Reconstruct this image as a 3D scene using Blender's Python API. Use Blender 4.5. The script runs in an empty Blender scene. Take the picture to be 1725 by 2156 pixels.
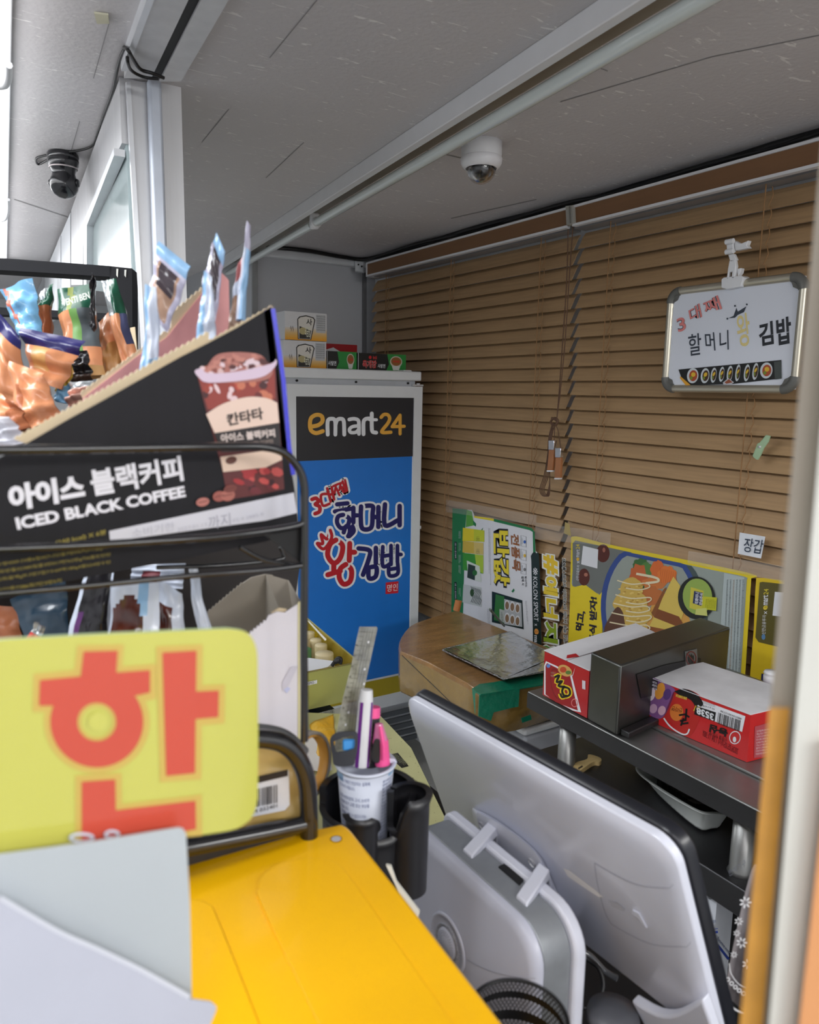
import bpy, bmesh, math, random
from mathutils import Vector, Matrix, noise
random.seed(7)
sc = bpy.context.scene
COL = sc.collection
# ------------------------------------------------------------ camera
F, CX, CY = 1600.0, 862.5, 1078.0
_y, _p, _r = math.radians(32), math.radians(9.0), math.radians(1.0)
_fh = Vector((math.sin(_y), math.cos(_y), 0))
FW = _fh * math.cos(_p) - Vector((0, 0, 1)) * math.sin(_p)
_r0 = Vector((math.cos(_y), -math.sin(_y), 0)); _u0 = _r0.cross(FW)
RT = _r0 * math.cos(_r) + _u0 * math.sin(_r); UP = -_r0 * math.sin(_r) + _u0 * math.cos(_r)
EYE = Vector((0, 0, 1.55))
cam = bpy.data.cameras.new('camera'); camo = bpy.data.objects.new('camera', cam); COL.objects.link(camo)
M4 = Matrix((RT, UP, -FW)).transposed().to_4x4(); M4.translation = EYE
camo.matrix_world = M4
cam.sensor_fit = 'HORIZONTAL'; cam.sensor_width = 36; cam.lens = F / 1725 * 36; cam.clip_start = 0.02
cam.dof.use_dof = True; cam.dof.focus_distance = 1.9; cam.dof.aperture_fstop = 9.0
sc.camera = camo
# ------------------------------------------------------------ world, lights, exposure
w = bpy.data.worlds.new('world'); sc.world = w; w.use_nodes = True
w.node_tree.nodes['Background'].inputs[0].default_value = (0.75, 0.85, 1, 1)
w.node_tree.nodes['Background'].inputs[1].default_value = 0.15
def area(name, loc, rot, sx, sy, power, col=(1, 1, 1)):
    l = bpy.data.lights.new(name, 'AREA'); l.shape = 'RECTANGLE'; l.size = sx; l.size_y = sy; l.energy = power; l.color = col
    o = bpy.data.objects.new(name, l); COL.objects.link(o); o.location = loc; o.rotation_euler = rot; return o
area('store_lamp_front', (-0.30, -0.9, 2.06), (0, 0, 0), 0.3, 1.6, 8, (1.0, 0.98, 1.0))
area('store_lamp_side', (-0.35, 1.1, 2.08), (0, 0, 0), 0.3, 1.4, 14, (0.92, 0.96, 1.0))
area('store_lamp_far', (-0.1, 3.3, 2.04), (0, 0, 0), 0.3, 1.4, 13, (0.92, 0.97, 1.0))
for _n, _l, _sy, _e in (('front', (-.30, -.9, 2.02), 1.6, 5), ('side', (-.55, 1.1, 2.02), 1.4, 4.5), ('far', (-.1, 3.3, 2.0), 1.4, 3.5)):   # light the tubes throw up on the ceiling
    area('store_lamp_%s_up' % _n, _l, (math.pi, 0, 0), .5, _sy, _e, (.95, .98, 1.0))
area('booth_front_fill', (.75, -1.5, 2.06), (.25, 0, 0), 1.2, .4, 25, (1.0, .99, .97))  # added fill for the far end of the booth, no known lamp here
sc.view_settings.view_transform = 'Standard'; sc.view_settings.look = 'None'
sc.view_settings.exposure = 0.5; sc.view_settings.gamma = 1; sc.view_settings.use_curve_mapping = False
# ------------------------------------------------------------ helpers
def ray(x, y): return FW + RT * ((x - CX) / F) - UP * ((y - CY) / F)
def P(x, y, d): return EYE + ray(x, y) * d
class Pl:                                   # a real plane in the room; px() finds a point of it
    def __init__(s, p, n):
        s.p = Vector(p); s.n = Vector(n).normalized()
        if s.n.dot(EYE - s.p) < 0: s.n = -s.n
    def px(s, x, y, off=0.0):
        r = ray(x, y); q = s.p + s.n * off
        return EYE + r * ((q - EYE).dot(s.n) / r.dot(s.n))
def PX(v): return Pl((v, 0, 0), (1, 0, 0))
def PY(v): return Pl((0, v, 0), (0, 1, 0))
def PZ(v): return Pl((0, 0, v), (0, 0, 1))
def P3(a, b, c): return Pl(a, (b - a).cross(c - a))
def lin(c): return tuple(((v / 255) / 12.92 if v / 255 <= .04045 else ((v / 255 + .055) / 1.055) ** 2.4) for v in c)
MATS = {}
def mat(name, rgb, rough=0.5, metal=0.0, spec=0.5, var=0.06, scale=20, bump=0, bscale=60, stretch=None, alpha=1, trans=0, emit=0, coat=0):
    if name in MATS: return MATS[name]
    m = bpy.data.materials.new(name); m.use_nodes = True; MATS[name] = m
    nt = m.node_tree; b = nt.nodes['Principled BSDF']; c = lin(rgb)
    b.inputs['Base Color'].default_value = (*c, 1); b.inputs['Roughness'].default_value = rough
    b.inputs['Metallic'].default_value = metal; b.inputs['Specular IOR Level'].default_value = spec
    b.inputs['Alpha'].default_value = alpha; b.inputs['Transmission Weight'].default_value = trans
    if coat: b.inputs['Coat Weight'].default_value = coat; b.inputs['Coat Roughness'].default_value = .08
    if emit: b.inputs['Emission Color'].default_value = (*c, 1); b.inputs['Emission Strength'].default_value = emit
    tc = nt.nodes.new('ShaderNodeTexCoord'); src = tc.outputs['Object']
    if stretch:
        mp = nt.nodes.new('ShaderNodeMapping'); mp.inputs['Scale'].default_value = stretch; nt.links.new(src, mp.inputs[0]); src = mp.outputs[0]
    if var:
        n = nt.nodes.new('ShaderNodeTexNoise'); n.inputs['Scale'].default_value = scale; n.inputs['Detail'].default_value = 4; nt.links.new(src, n.inputs['Vector'])
        r = nt.nodes.new('ShaderNodeValToRGB'); r.color_ramp.elements[0].position = .3; r.color_ramp.elements[1].position = .7
        r.color_ramp.elements[0].color = (*[max(0, v * (1 - var)) for v in c], 1); r.color_ramp.elements[1].color = (*[min(1, v * (1 + var)) for v in c], 1)
        nt.links.new(n.outputs[0], r.inputs[0]); nt.links.new(r.outputs[0], b.inputs['Base Color'])
    if bump:
        n2 = nt.nodes.new('ShaderNodeTexNoise'); n2.inputs['Scale'].default_value = bscale; n2.inputs['Detail'].default_value = 6; nt.links.new(src, n2.inputs['Vector'])
        bp = nt.nodes.new('ShaderNodeBump'); bp.inputs['Strength'].default_value = bump; bp.inputs['Distance'].default_value = .01
        nt.links.new(n2.outputs[0], bp.inputs['Height']); nt.links.new(bp.outputs[0], b.inputs['Normal'])
    return m
def C3(rgb, **k):                            # print / paint colour by value
    return mat('print_%d_%d_%d' % rgb, rgb, **({'rough': .45, 'var': .02} | k))
def org(o):
    return Vector(o['_o']) if o is not None else Vector((0, 0, 0))
def prop(o, label=None, cat=None, group=None, kind=None):
    if label: o['label'] = label
    if cat: o['category'] = cat
    if group: o['group'] = group
    if kind: o['kind'] = kind
    return o
def thing(name, label, cat, loc, group=None):
    o = bpy.data.objects.new(name, None); COL.objects.link(o); o.empty_display_size = .02
    o.location = loc; o['_o'] = list(loc); return prop(o, label, cat, group)
_txt = {}
def textmesh(body, bold):
    k = (body, bold)
    if k in _txt: return _txt[k]
    cu = bpy.data.curves.new('t', 'FONT'); cu.body = body; cu.size = 1; cu.resolution_u = 3; cu.offset = bold; cu.align_x = 'LEFT'
    o = bpy.data.objects.new('t', cu); me = bpy.data.meshes.new_from_object(o)
    vs = [v.co.copy() for v in me.vertices]; fs = [tuple(p.vertices) for p in me.polygons]
    bpy.data.objects.remove(o); bpy.data.curves.remove(cu); bpy.data.meshes.remove(me)
    if vs:
        x0 = min(v.x for v in vs); x1 = max(v.x for v in vs); y0 = min(v.y for v in vs); y1 = max(v.y for v in vs)
        vs = [((v.x - x0) / max(1e-6, x1 - x0), (v.y - y0) / max(1e-6, y1 - y0)) for v in vs]
    _txt[k] = (vs, fs); return _txt[k]
class MB:
    def __init__(s): s.v = []; s.f = []; s.m = []; s.sm = []; s.ml = []
    def mi(s, m):
        if m not in s.ml: s.ml.append(m)
        return s.ml.index(m)
    def add(s, vs, fs, m, smooth=False):
        o = len(s.v); s.v += [Vector(v) for v in vs]; i = s.mi(m)
        for f in fs: s.f.append(tuple(o + k for k in f)); s.m.append(i); s.sm.append(smooth)
        return s
    def poly(s, pts, m): return s.add(pts, [tuple(range(len(pts)))], m)
    def slab(s, pts, vec, m, side=None):      # polygon + thickness
        n = len(pts); vec = Vector(vec); a = [Vector(p) for p in pts]; b = [p + vec for p in a]
        s.add(a + b, [tuple(range(n)), tuple(range(2 * n - 1, n - 1, -1))], m)
        s.add(a + b, [(i, i + n, (i + 1) % n + n, (i + 1) % n) for i in range(n)], side or m); return s
    def box(s, lo, hi, m):
        (a, b, c), (d, e, f) = lo, hi
        return s.slab([(a, b, c), (d, b, c), (d, e, c), (a, e, c)], (0, 0, f - c), m)
    def obox(s, o, u, v, w, m):
        o, u, v = Vector(o), Vector(u), Vector(v); return s.slab([o, o + u, o + u + v, o + v], w, m)
    def tube(s, path, r, m, n=10, closed=False, cap=True, flat=1.0):
        path = [Vector(p) for p in path]; L = len(path); vs = []; fs = []; prev = None
        rs = r if isinstance(r, (list, tuple)) else [r] * L
        for i, p in enumerate(path):
            if closed: t = path[(i + 1) % L] - path[i - 1]
            else: t = path[min(i + 1, L - 1)] - path[max(i - 1, 0)]
            t.normalize()
            if prev is None: prev = t.orthogonal().normalized()
            a = (prev - t * prev.dot(t)).normalized(); prev = a; b = t.cross(a)
            for k in range(n):
                th = 2 * math.pi * k / n; vs.append(p + (a * math.cos(th) + b * math.sin(th) * flat) * rs[i])
        for i in range(L if closed else L - 1):
            for k in range(n):
                j = (i + 1) % L; fs.append((i * n + k, i * n + (k + 1) % n, j * n + (k + 1) % n, j * n + k))
        s.add(vs, fs, m, True)
        if cap and not closed:
            s.add(vs[:n], [tuple(range(n - 1, -1, -1))], m); s.add(vs[-n:], [tuple(range(n))], m)
        return s
    def lathe(s, c, prof, m, axis=(0, 0, 1), n=40, smooth=True):   # prof: (radius, height)
        c = Vector(c); ax = Vector(axis).normalized(); a = ax.orthogonal().normalized(); b = ax.cross(a); vs = []; fs = []
        for r, h in prof:
            for k in range(n):
                th = 2 * math.pi * k / n; vs.append(c + ax * h + (a * math.cos(th) + b * math.sin(th)) * max(r, 1e-5))
        for i in range(len(prof) - 1):
            for k in range(n): fs.append((i * n + k, i * n + (k + 1) % n, (i + 1) * n + (k + 1) % n, (i + 1) * n + k))
        return s.add(vs, fs, m, smooth)
    def disc(s, c, ax, r, m, n=40, r0=0, ry=None):
        c = Vector(c); ax = Vector(ax).normalized(); a = ax.orthogonal().normalized(); b = ax.cross(a)
        p = [c + a * r * math.cos(2 * math.pi * k / n) + b * (ry or r) * math.sin(2 * math.pi * k / n) for k in range(n)]
        if r0:
            q = [c + (x - c) * (r0 / r) for x in p]; return s.add(p + q, [(k, (k + 1) % n, n + (k + 1) % n, n + k) for k in range(n)], m)
        return s.poly(p, m)
    # ---- printing on a plane, given in photograph pixels
    def pp(s, pl, pts, m, off=.0006): return s.poly([pl.px(x, y, off) for x, y in pts], m)
    def pe(s, pl, cx, cy, rx, ry, m, off=.0006, rot=0, n=28, hole=0):
        c, q = math.cos(math.radians(rot)), math.sin(math.radians(rot)); ps = []
        for k in range(n):
            t = 2 * math.pi * k / n; x = rx * math.cos(t); y = ry * math.sin(t); ps.append((x * c - y * q, x * q + y * c))
        if hole:
            A = [pl.px(cx + x, cy + y, off) for x, y in ps]; B = [pl.px(cx + x * hole, cy + y * hole, off) for x, y in ps]
            return s.add(A + B, [(k, (k + 1) % n, n + (k + 1) % n, n + k) for k in range(n)], m)
        return s.pp(pl, [(cx + x, cy + y) for x, y in ps], m, off)
    def pline(s, pl, pts, w, m, off=.0008, closed=False):        # a printed stroke w px wide
        L = len(pts); A = []; B = []
        for i in range(L):
            a = pts[(i - 1) % L if closed else max(i - 1, 0)]; b = pts[(i + 1) % L if closed else min(i + 1, L - 1)]
            dx, dy = b[0] - a[0], b[1] - a[1]; l = math.hypot(dx, dy) or 1; nx, ny = -dy / l * w / 2, dx / l * w / 2
            A.append(pl.px(pts[i][0] + nx, pts[i][1] + ny, off)); B.append(pl.px(pts[i][0] - nx, pts[i][1] - ny, off))
        return s.add(A + B, [(i, (i + 1) % L, L + (i + 1) % L, L + i) for i in range(L if closed else L - 1)], m)
    def stroke(s, pl, pts, w, m, off=.001):      # round-ended brush stroke, laid piece over piece
        n = 10; k = 0
        for i in range(len(pts)):
            if i:
                a, b = pts[i - 1], pts[i]; dx, dy = b[0] - a[0], b[1] - a[1]; l = math.hypot(dx, dy) or 1; nx, ny = -dy / l * w / 2, dx / l * w / 2
                s.pp(pl, [(a[0] + nx, a[1] + ny), (b[0] + nx, b[1] + ny), (b[0] - nx, b[1] - ny), (a[0] - nx, a[1] - ny)], m, off + k * 1.3e-5); k += 1
            s.pe(pl, pts[i][0], pts[i][1], w / 2, w / 2, m, off + k * 1.3e-5, 0, n); k += 1
        return s
    def text(s, pl, body, bl, br, tl, m, off=.001, bold=0.0):
        O = pl.px(*bl, off); U = pl.px(*br, off) - O; V = pl.px(*tl, off) - O
        vs, fs = textmesh(body, bold); return s.add([O + U * x + V * y for x, y in vs], fs, m)
    def lines(s, pl, bl, br, tl, rows, cols, m, off=.001, body=None, seed=1):  # rows of small print
        rnd = random.Random(seed); glyph = body or '가나다라마바사아자차카타하고노도로모보소오조기니디리미비시이지은는을를에의'
        for k in range(rows):
            f0, f1 = k / rows, (k + .72) / rows; L = cols if rows == 1 else int(cols * rnd.uniform(.75, 1))
            t = ''.join(rnd.choice(glyph) for _ in range(L))
            def at(u, v): return (bl[0] + (br[0] - bl[0]) * u + (tl[0] - bl[0]) * v, bl[1] + (br[1] - bl[1]) * u + (tl[1] - bl[1]) * v)
            s.text(pl, t, at(0, f0), at(L / cols, f0), at(0, f1), m, off)
        return s
    def build(s, name, parent=None, label=None, cat=None, group=None, kind=None, bevel=0, seg=2, sub=0, solid=0):
        if parent is not None: o0 = org(parent)
        else:
            lo = [min(v[i] for v in s.v) for i in range(3)]; hi = [max(v[i] for v in s.v) for i in range(3)]
            o0 = Vector(((lo[0] + hi[0]) / 2, (lo[1] + hi[1]) / 2, lo[2]))
        me = bpy.data.meshes.new(name); me.from_pydata([v - o0 for v in s.v], [], s.f)
        for m in s.ml: me.materials.append(m)
        me.polygons.foreach_set('material_index', s.m); me.polygons.foreach_set('use_smooth', s.sm); me.update()
        if not any(s.sm) or bevel:
            bm = bmesh.new(); bm.from_mesh(me)
            if bevel: bmesh.ops.remove_doubles(bm, verts=bm.verts, dist=1e-6)
            bmesh.ops.recalc_face_normals(bm, faces=bm.faces) if bevel else None
            bm.to_mesh(me); bm.free()
        o = bpy.data.objects.new(name, me); COL.objects.link(o); o['_o'] = list(o0)
        if parent is not None: o.parent = parent
        else: o.location = o0
        if solid:
            d = o.modifiers.new('solid', 'SOLIDIFY'); d.thickness = solid; d.offset = 0
        if bevel:
            b = o.modifiers.new('bevel', 'BEVEL'); b.width = bevel; b.segments = seg; b.limit_method = 'ANGLE'; b.angle_limit = math.radians(40); b.harden_normals = False
            for p in me.polygons: p.use_smooth = True
            me.set_sharp_from_angle(angle=math.radians(35))
        if sub:
            b = o.modifiers.new('sub', 'SUBSURF'); b.levels = sub; b.render_levels = sub
        return prop(o, label, cat, group, kind)
def lerp(a, b, t): return a + (b - a) * t
def curve(pts, n=8, closed=False):          # smooth path through points
    pts = [Vector(p) for p in pts]; L = len(pts); out = []
    for i in range(L if closed else L - 1):
        p0 = pts[(i - 1) % L] if closed or i else pts[0]; p1 = pts[i]; p2 = pts[(i + 1) % L]; p3 = pts[(i + 2) % L] if closed or i + 2 < L else pts[-1]
        for k in range(n):
            t = k / n; out.append(.5 * ((2 * p1) + (p2 - p0) * t + (2 * p0 - 5 * p1 + 4 * p2 - p3) * t * t + (-p0 + 3 * p1 - 3 * p2 + p3) * t ** 3))
    if not closed: out.append(pts[-1])
    return out
def c2(pts, n=6, closed=False): return [(v.x, v.y) for v in curve([(x, y, 0) for x, y in pts], n, closed)]
def pouch(name, px, d, col, label, cat, parent=None, bulge=.012, nu=14, nv=20, crump=.004, seed=0, group=None, thick=.006):
    """bag: px = TL,TR,BR,BL corners, d depth of each; col(u,v)->material"""
    mb = MB(); rows = []
    ds = d if isinstance(d, (list, tuple)) else [d] * 4
    c = [P(x, y, dd) for (x, y), dd in zip(px, ds)]; nrm = (c[1] - c[0]).cross(c[3] - c[0]).normalized()
    if nrm.dot(EYE - c[0]) < 0: nrm = -nrm
    for sgn in (1, -1):
        g = []
        for j in range(nv + 1):
            v = j / nv
            for i in range(nu + 1):
                u = i / nu; p = lerp(lerp(c[0], c[1], u), lerp(c[3], c[2], u), v)
                e = (4 * u * (1 - u)) ** .6 * min(1, v * 3.0) ** 1.2
                nz = noise.noise(Vector((u * 4 + seed * 3.1, v * 6, sgn * 2 + seed))) * crump * (1 if 0 < u < 1 else .3)
                wav = noise.noise(Vector((v * 5, seed * 7.7, 3))) * crump * 1.5 + noise.noise(Vector((u * 3, seed * 2.7, v * 3))) * crump
                g.append(p + nrm * (sgn * (bulge * e + .0004) + nz * e + wav))
        f = {}
        for j in range(nv):
            for i in range(nu):
                a = j * (nu + 1) + i; q = (a, a + 1, a + nu + 2, a + nu + 1); f.setdefault(col((i + .5) / nu, (j + .5) / nv), []).append(q)
        for m, q in f.items():
            mb.add(g, q, m, True)
    return mb.build(name, parent, label, cat, group)
# ------------------------------------------------------------ materials
m_ceil = mat('ceiling_tile', (205, 202, 204), .6, var=.03, scale=3, bump=.15, bscale=90)
nt = m_ceil.node_tree; b = nt.nodes['Principled BSDF']                     # short pale scratches pressed into the tiles
tc = nt.nodes.new('ShaderNodeTexCoord'); mp = nt.nodes.new('ShaderNodeMapping'); mp.inputs['Scale'].default_value = (14, 60, 1); mp.inputs['Rotation'].default_value = (0, 0, .5)
n1 = nt.nodes.new('ShaderNodeTexNoise'); n1.inputs['Scale'].default_value = 1.6; n1.inputs['Detail'].default_value = 2; n1.inputs['Distortion'].default_value = 1.2
rp = nt.nodes.new('ShaderNodeValToRGB'); rp.color_ramp.elements[0].position = .66; rp.color_ramp.elements[1].position = .70
old = b.inputs['Base Color'].links[0].from_socket; mx = nt.nodes.new('ShaderNodeMix'); mx.data_type = 'RGBA'
nt.links.new(tc.outputs['Object'], mp.inputs[0]); nt.links.new(mp.outputs[0], n1.inputs['Vector']); nt.links.new(n1.outputs[0], rp.inputs[0])
nt.links.new(rp.outputs[0], mx.inputs[0]); nt.links.new(old, mx.inputs[6]); mx.inputs[7].default_value = (*lin((238, 236, 236)), 1); nt.links.new(mx.outputs[2], b.inputs['Base Color'])
m_wall = mat('painted_wall', (196, 198, 202), .5, var=.02, scale=4)
m_wallw = mat('white_store_wall', (225, 228, 232), .5, var=.02, scale=4)
m_steel = mat('brushed_steel', (208, 208, 210), .4, metal=.3, var=.06, scale=30, stretch=(1, 1, .05), bump=.03, bscale=200)
m_alu = mat('aluminium_trim', (222, 224, 228), .35, metal=.5, var=.03)
m_black = mat('black_gasket', (12, 12, 14), .6, var=0)
m_floor = mat('floor_tile', (190, 188, 182), .5, var=.1, scale=8)
m_white = mat('white_plastic', (228, 229, 232), .35, var=.02)
m_whitem = mat('white_enamel', (226, 229, 232), .3, var=.02)
m_seam = mat('ceiling_seam', (150, 148, 150), .7, var=0)
ZC = 2.125
# ------------------------------------------------------------ room shell
def S(name, mb, **k): return mb.build(name, kind='structure', **k)
mb = MB(); mb.box((-1.8, -2, ZC), (1.75, 6, ZC + .04), m_ceil)
cz = PZ(ZC)
for pts in ([(568, 122), (668, 0)], [(425, 300), (482, 230)], [(1180, 215), (1500, 120), (1725, 75)], [(640, 300), (560, 375)], [(1215, 125), (1280, 150)],
            [(230, 48), (197, 165)], [(168, 255), (150, 318)], [(180, 470), (30, 420)], [(830, 300), (1000, 340)], [(950, 460), (1130, 420)]):
    mb.pline(cz, pts, 1.8, m_seam, .0008)
S('ceiling', mb)
S('floor', MB().box((-1.8, -2, -.05), (1.75, 6, 0), m_floor))
S('wall_right', MB().box((1.75, -2, 0), (1.80, 3.14, ZC), m_wallw))
mb = MB(); mb.box((1.185, 3.13, 0), (1.75, 6, ZC), m_wall)
S('wall_back', mb)
S('wall_left', MB().box((-1.85, -2, 0), (-1.8, 6, ZC), m_wallw))
S('wall_store_end', MB().box((-1.8, 6, 0), (1.75, 6.05, ZC), m_wallw))
S('wall_front', MB().box((-1.8, -2.05, 0), (1.75, -2, ZC), m_wallw))
wb = PY(3.13)
S('trim_1', MB().slab([wb.px(x, y, .004) for x, y in ((530, 528), (541, 528), (541, 900), (530, 900))], (0, -.012, 0), mat('grey_strip', (150, 152, 152), .4)))
mb = MB()                                                                     # cable duct under the ceiling at the far end
mb.obox((1.185, 3.085, 2.092), (.50, 0, 0), (0, .045, 0), (0, 0, .033), m_whitem)
S('trim_2', mb, bevel=.006)
S('trim_3', MB().slab([wb.px(x, y, .004) for x, y in ((763, 575), (769, 575), (769, 905), (763, 905))], (0, -.015, 0), mat('grey_corner_strip', (110, 110, 112), .5)))
# white cable duct end cap with two holes
mb = MB(); q = [P(x, y, 3.33) for x, y in ((748, 548), (766, 552), (766, 572), (748, 570))]
mb.slab(q, FW * .02, m_whitem)
for x, y in ((755, 557), (762, 561)): mb.disc(P(x, y, 3.325), FW, .004, m_black)
S('trim_4', mb)
# ------------------------------------------------------------ steel partition between shop and booth
a0 = Vector((.315, 1.25, 0)); av = (Vector((.425, 2.85, 0)) - a0).normalized()
PL = P3(Vector((*a0.xy, 0)), Vector((*a0.xy, 1)), a0 + av)                     # its shop-side face
inx = Vector((.11, 0, 0))
mb = MB()                                                                     # header along the ceiling, with the dark track between its two rails
zt = 2.075
def hl(x0, y): return 35 + (x0 - 35) * (762 - y) / 762          # header edges as seen, traced on its underside
def rail(x0, x1, z, m, yb=158):
    q = PZ(z); return mb.slab([q.px(hl(x0, -600), -600), q.px(hl(x1, -600), -600), q.px(hl(x1, yb), yb), q.px(hl(x0, yb), yb)], (0, 0, ZC - z), m)
rail(324, 397, 2.108, m_steel, 165); rail(424, 482, 2.107, m_steel, 172); rail(395, 426, 2.112, m_black, 166); rail(309, 325, 2.104, m_alu, 150)
S('trim_5', mb)
yp = 1.585; PP = PY(yp)
mb = MB(); tops = 182
def pil(xa, xb, top, bot, m, dep=.06, off=0):
    q = [PP.px(xa[0], top, off), PP.px(xb[0], top, off), PP.px(xb[1], bot, off), PP.px(xa[1], bot, off)]
    mb.slab(q, (0, dep, 0), m)
pil((268, 330), (381, 412), 172, 1300, m_steel)
pil((266, 328), (275, 338), 172, 1300, m_alu, .01, .004)
S('trim_6', mb)
mb = MB(); q = [PP.px(x, y, .004) for x, y in ((307, 170), (336, 170), (375, 1300), (346, 1300))]
mb.slab(q, (0, -.018, 0), mat('pale_channel', (205, 212, 224), .3, metal=.2))
S('trim_7', mb, bevel=.006)
def side(pts, m, dep=.05, off=0, smooth=False):
    q = [PL.px(x, y, off) for x, y in pts]
    for p in q: p.y = max(p.y, 1.60)
    mb.slab(q, Vector((dep, 0, 0)), m)
fr = MB(); mb = fr
def onL(y, z): return Vector((a0.x + av.x / av.y * (y - a0.y), y, z))
zg = PL.px(262, 290).z
mb.slab([onL(1.597, 2.124), PL.px(150, 443), PL.px(150, 600), PL.px(174, 600), PL.px(176, 470), onL(1.597, zg)], Vector((.05, 0, 0)), m_steel)
f = fr.build('window_1', kind='structure', label=None)
mb = MB(); side([(270, 272), (176, 466), (176, 600), (182, 600), (183, 474), (270, 290)], m_alu, .02, .006)
mb.build('window_frame', f)
mb = MB(); side([(183, 474), (272, 288), (282, 620), (184, 610)], mat('pane_reflection_tint', (188, 204, 205), .12, var=.02, spec=.6, coat=.3), .008, -.01)  # pale opaque colour paints in the shop wall reflected by the glass
mb.build('pane', f)
mb = MB(); side([(148, 448), (60, 655), (60, 700), (148, 640)], m_wallw, .04)
S('wall_partition', mb)
mb = MB()
for x0 in (120, 88, 60): mb.slab([PL.px(x, y, .004) for x, y in ((x0, 512 + (120 - x0) * 2.2), (x0 + 7, 496 + (120 - x0) * 2.2), (x0 + 7, 660), (x0, 660))], (.01, 0, 0), m_alu)
S('trim_8', mb)
# ------------------------------------------------------------ right-hand jamb of the opening, close to the lens
def jamb(name, xs, d, m, dep, ys=(420, 1300, 2500), label=None, cat=None):
    def ex(k, y): return xs[k][0] + (xs[k][1] - xs[k][0]) * (y - ys[0]) / (ys[2] - ys[0])
    pts = [P(ex(0, -900), -900, d), P(ex(0, 4200), 4200, d), P(ex(1, 4200), 4200, d), P(ex(1, -900), -900, d)]
    return MB().slab(pts, ray(2300, 1300) * dep, m)
m_cream = mat('cream_paint', (196, 196, 188), .5, var=.03, scale=10)
S('trim_9', jamb('j', ((1720, 1538), (1800, 1620)), .30, mat('grey_beige_jamb', (156, 147, 134), .5, var=.06, scale=12), .03, (420, 0, 2400)))
S('trim_10', jamb('j', ((1772, 1598), (1900, 1700)), .29, m_cream, .03, (420, 0, 2400)))
jp = MB(); d = .296
jp.slab([P(x, y, d) for x, y in ((1620, 1490), (1664, 1490), (1586, 2400), (1536, 2400))], ray(1600, 1900) * .002, mat('amber_tape', (184, 132, 50), .4, var=.18, scale=45))
prop(jp.build('edge_tape'), 'amber tape band on the lower blurred jamb at the right edge', 'tape')
jp = MB(); jp.slab([P(x, y, .284) for x, y in ((1750, 1560), (1830, 1560), (1800, 2400), (1656, 2400))], ray(1700, 1900) * .003, mat('orange_panel', (204, 142, 90), .5, var=.06, scale=10))
prop(jp.build('hanging_panel'), 'soft orange panel at the lower right edge beside the cream jamb', 'panel')
# ------------------------------------------------------------ lamps
m_tube = mat('unlit_tube_glass', (214, 222, 220), .08, var=0, coat=.8)
def tube_light():
    A = cz.px(1345, -60); B = cz.px(440, 560); A = Vector((A.x, A.y, ZC)); B = Vector((B.x, B.y, ZC)); dv = (B - A).normalized(); sd = Vector((dv.y, -dv.x, 0))
    if sd.x < 0: sd = -sd
    A = A - dv * .35
    t = thing('fluorescent_fixture', 'long unlit white tube light running across the booth ceiling', 'ceiling light', A)
    wdt, h = .052, .038
    mb = MB(); L = (B - A)
    mb.obox(A - Vector((0, 0, h)), L, sd * .022, (0, 0, h), m_white)
    mb.build('housing', t, bevel=.002)
    mb = MB(); mb.obox(A + sd * .022 - Vector((0, 0, h * .55)), L, sd * .05, (0, 0, h * .55), mat('reflector', (150, 145, 132), .35, metal=.3)); mb.build('reflector', t)
    for s0, s1 in ((0.02, .565), (.58, 1.0)):
        a = A + L * s0 + sd * .052 - Vector((0, 0, .052)); c = A + L * s1 + sd * .052 - Vector((0, 0, .052))
        MB().tube([a, c], .0135, m_tube, 16).build('glass_tube', t)
    c = A + L * .572 + sd * .040
    mb = MB(); mb.obox(c - dv * .012 - Vector((0, 0, .07)) - sd * .004, dv * .024, sd * .03, (0, 0, .05), m_white); mb.build('socket', t, bevel=.008, seg=3)
    MB().lathe(c + sd * .012 - Vector((0, 0, .052)) + dv * .0, [(0, -.022), (.0165, -.022), (.0165, .0), (.0, .0)], m_white, dv, 20).build('tube_cap', t)
    MB().lathe(c + sd * .045 - dv * .05 - Vector((0, 0, .021)), [(0, 0), (.005, 0), (.005, -.008), (0, -.008)], m_steel, (0, 0, 1), 10).build('screw', t)
tube_light()
def store_light():
    L1 = PZ(2.08)
    t = thing('ceiling_lamp', 'bright white lit tube lamp at the far left edge', 'ceiling light', (.05, 2, ZC))
    pts = [cz.px(27, -150), cz.px(14, 560)]; a, c = pts; dv = (c - a).normalized(); sd = Vector((-1, 0, 0))
    MB().obox(a, c - a, sd * .30, (0, 0, -.02), m_white).build('housing', t, bevel=.003)
    zt_ = 2.085; pz = PZ(zt_)
    p0, p1 = pz.px(14, -150), pz.px(9, 560)
    mb = MB(); mb.obox(p0 - Vector((0, 0, .02)), p1 - p0, sd * .24, (0, 0, .018), mat('lit_lamp', (255, 255, 255), .4, var=0, emit=2.2)); mb.build('diffuser', t)
    for y in (140, 437):
        q = [pz.px(x_, y_) - Vector((0, 0, .022)) for x_, y_ in ((-20, y + 14), (6, y + 12), (14, y + 2), (17, y - 14), (17, y - 34))]
        MB().tube(curve(q, 6), .006 if y < 200 else .004, m_white, 8).build('bracket', t)
store_light()
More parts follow.
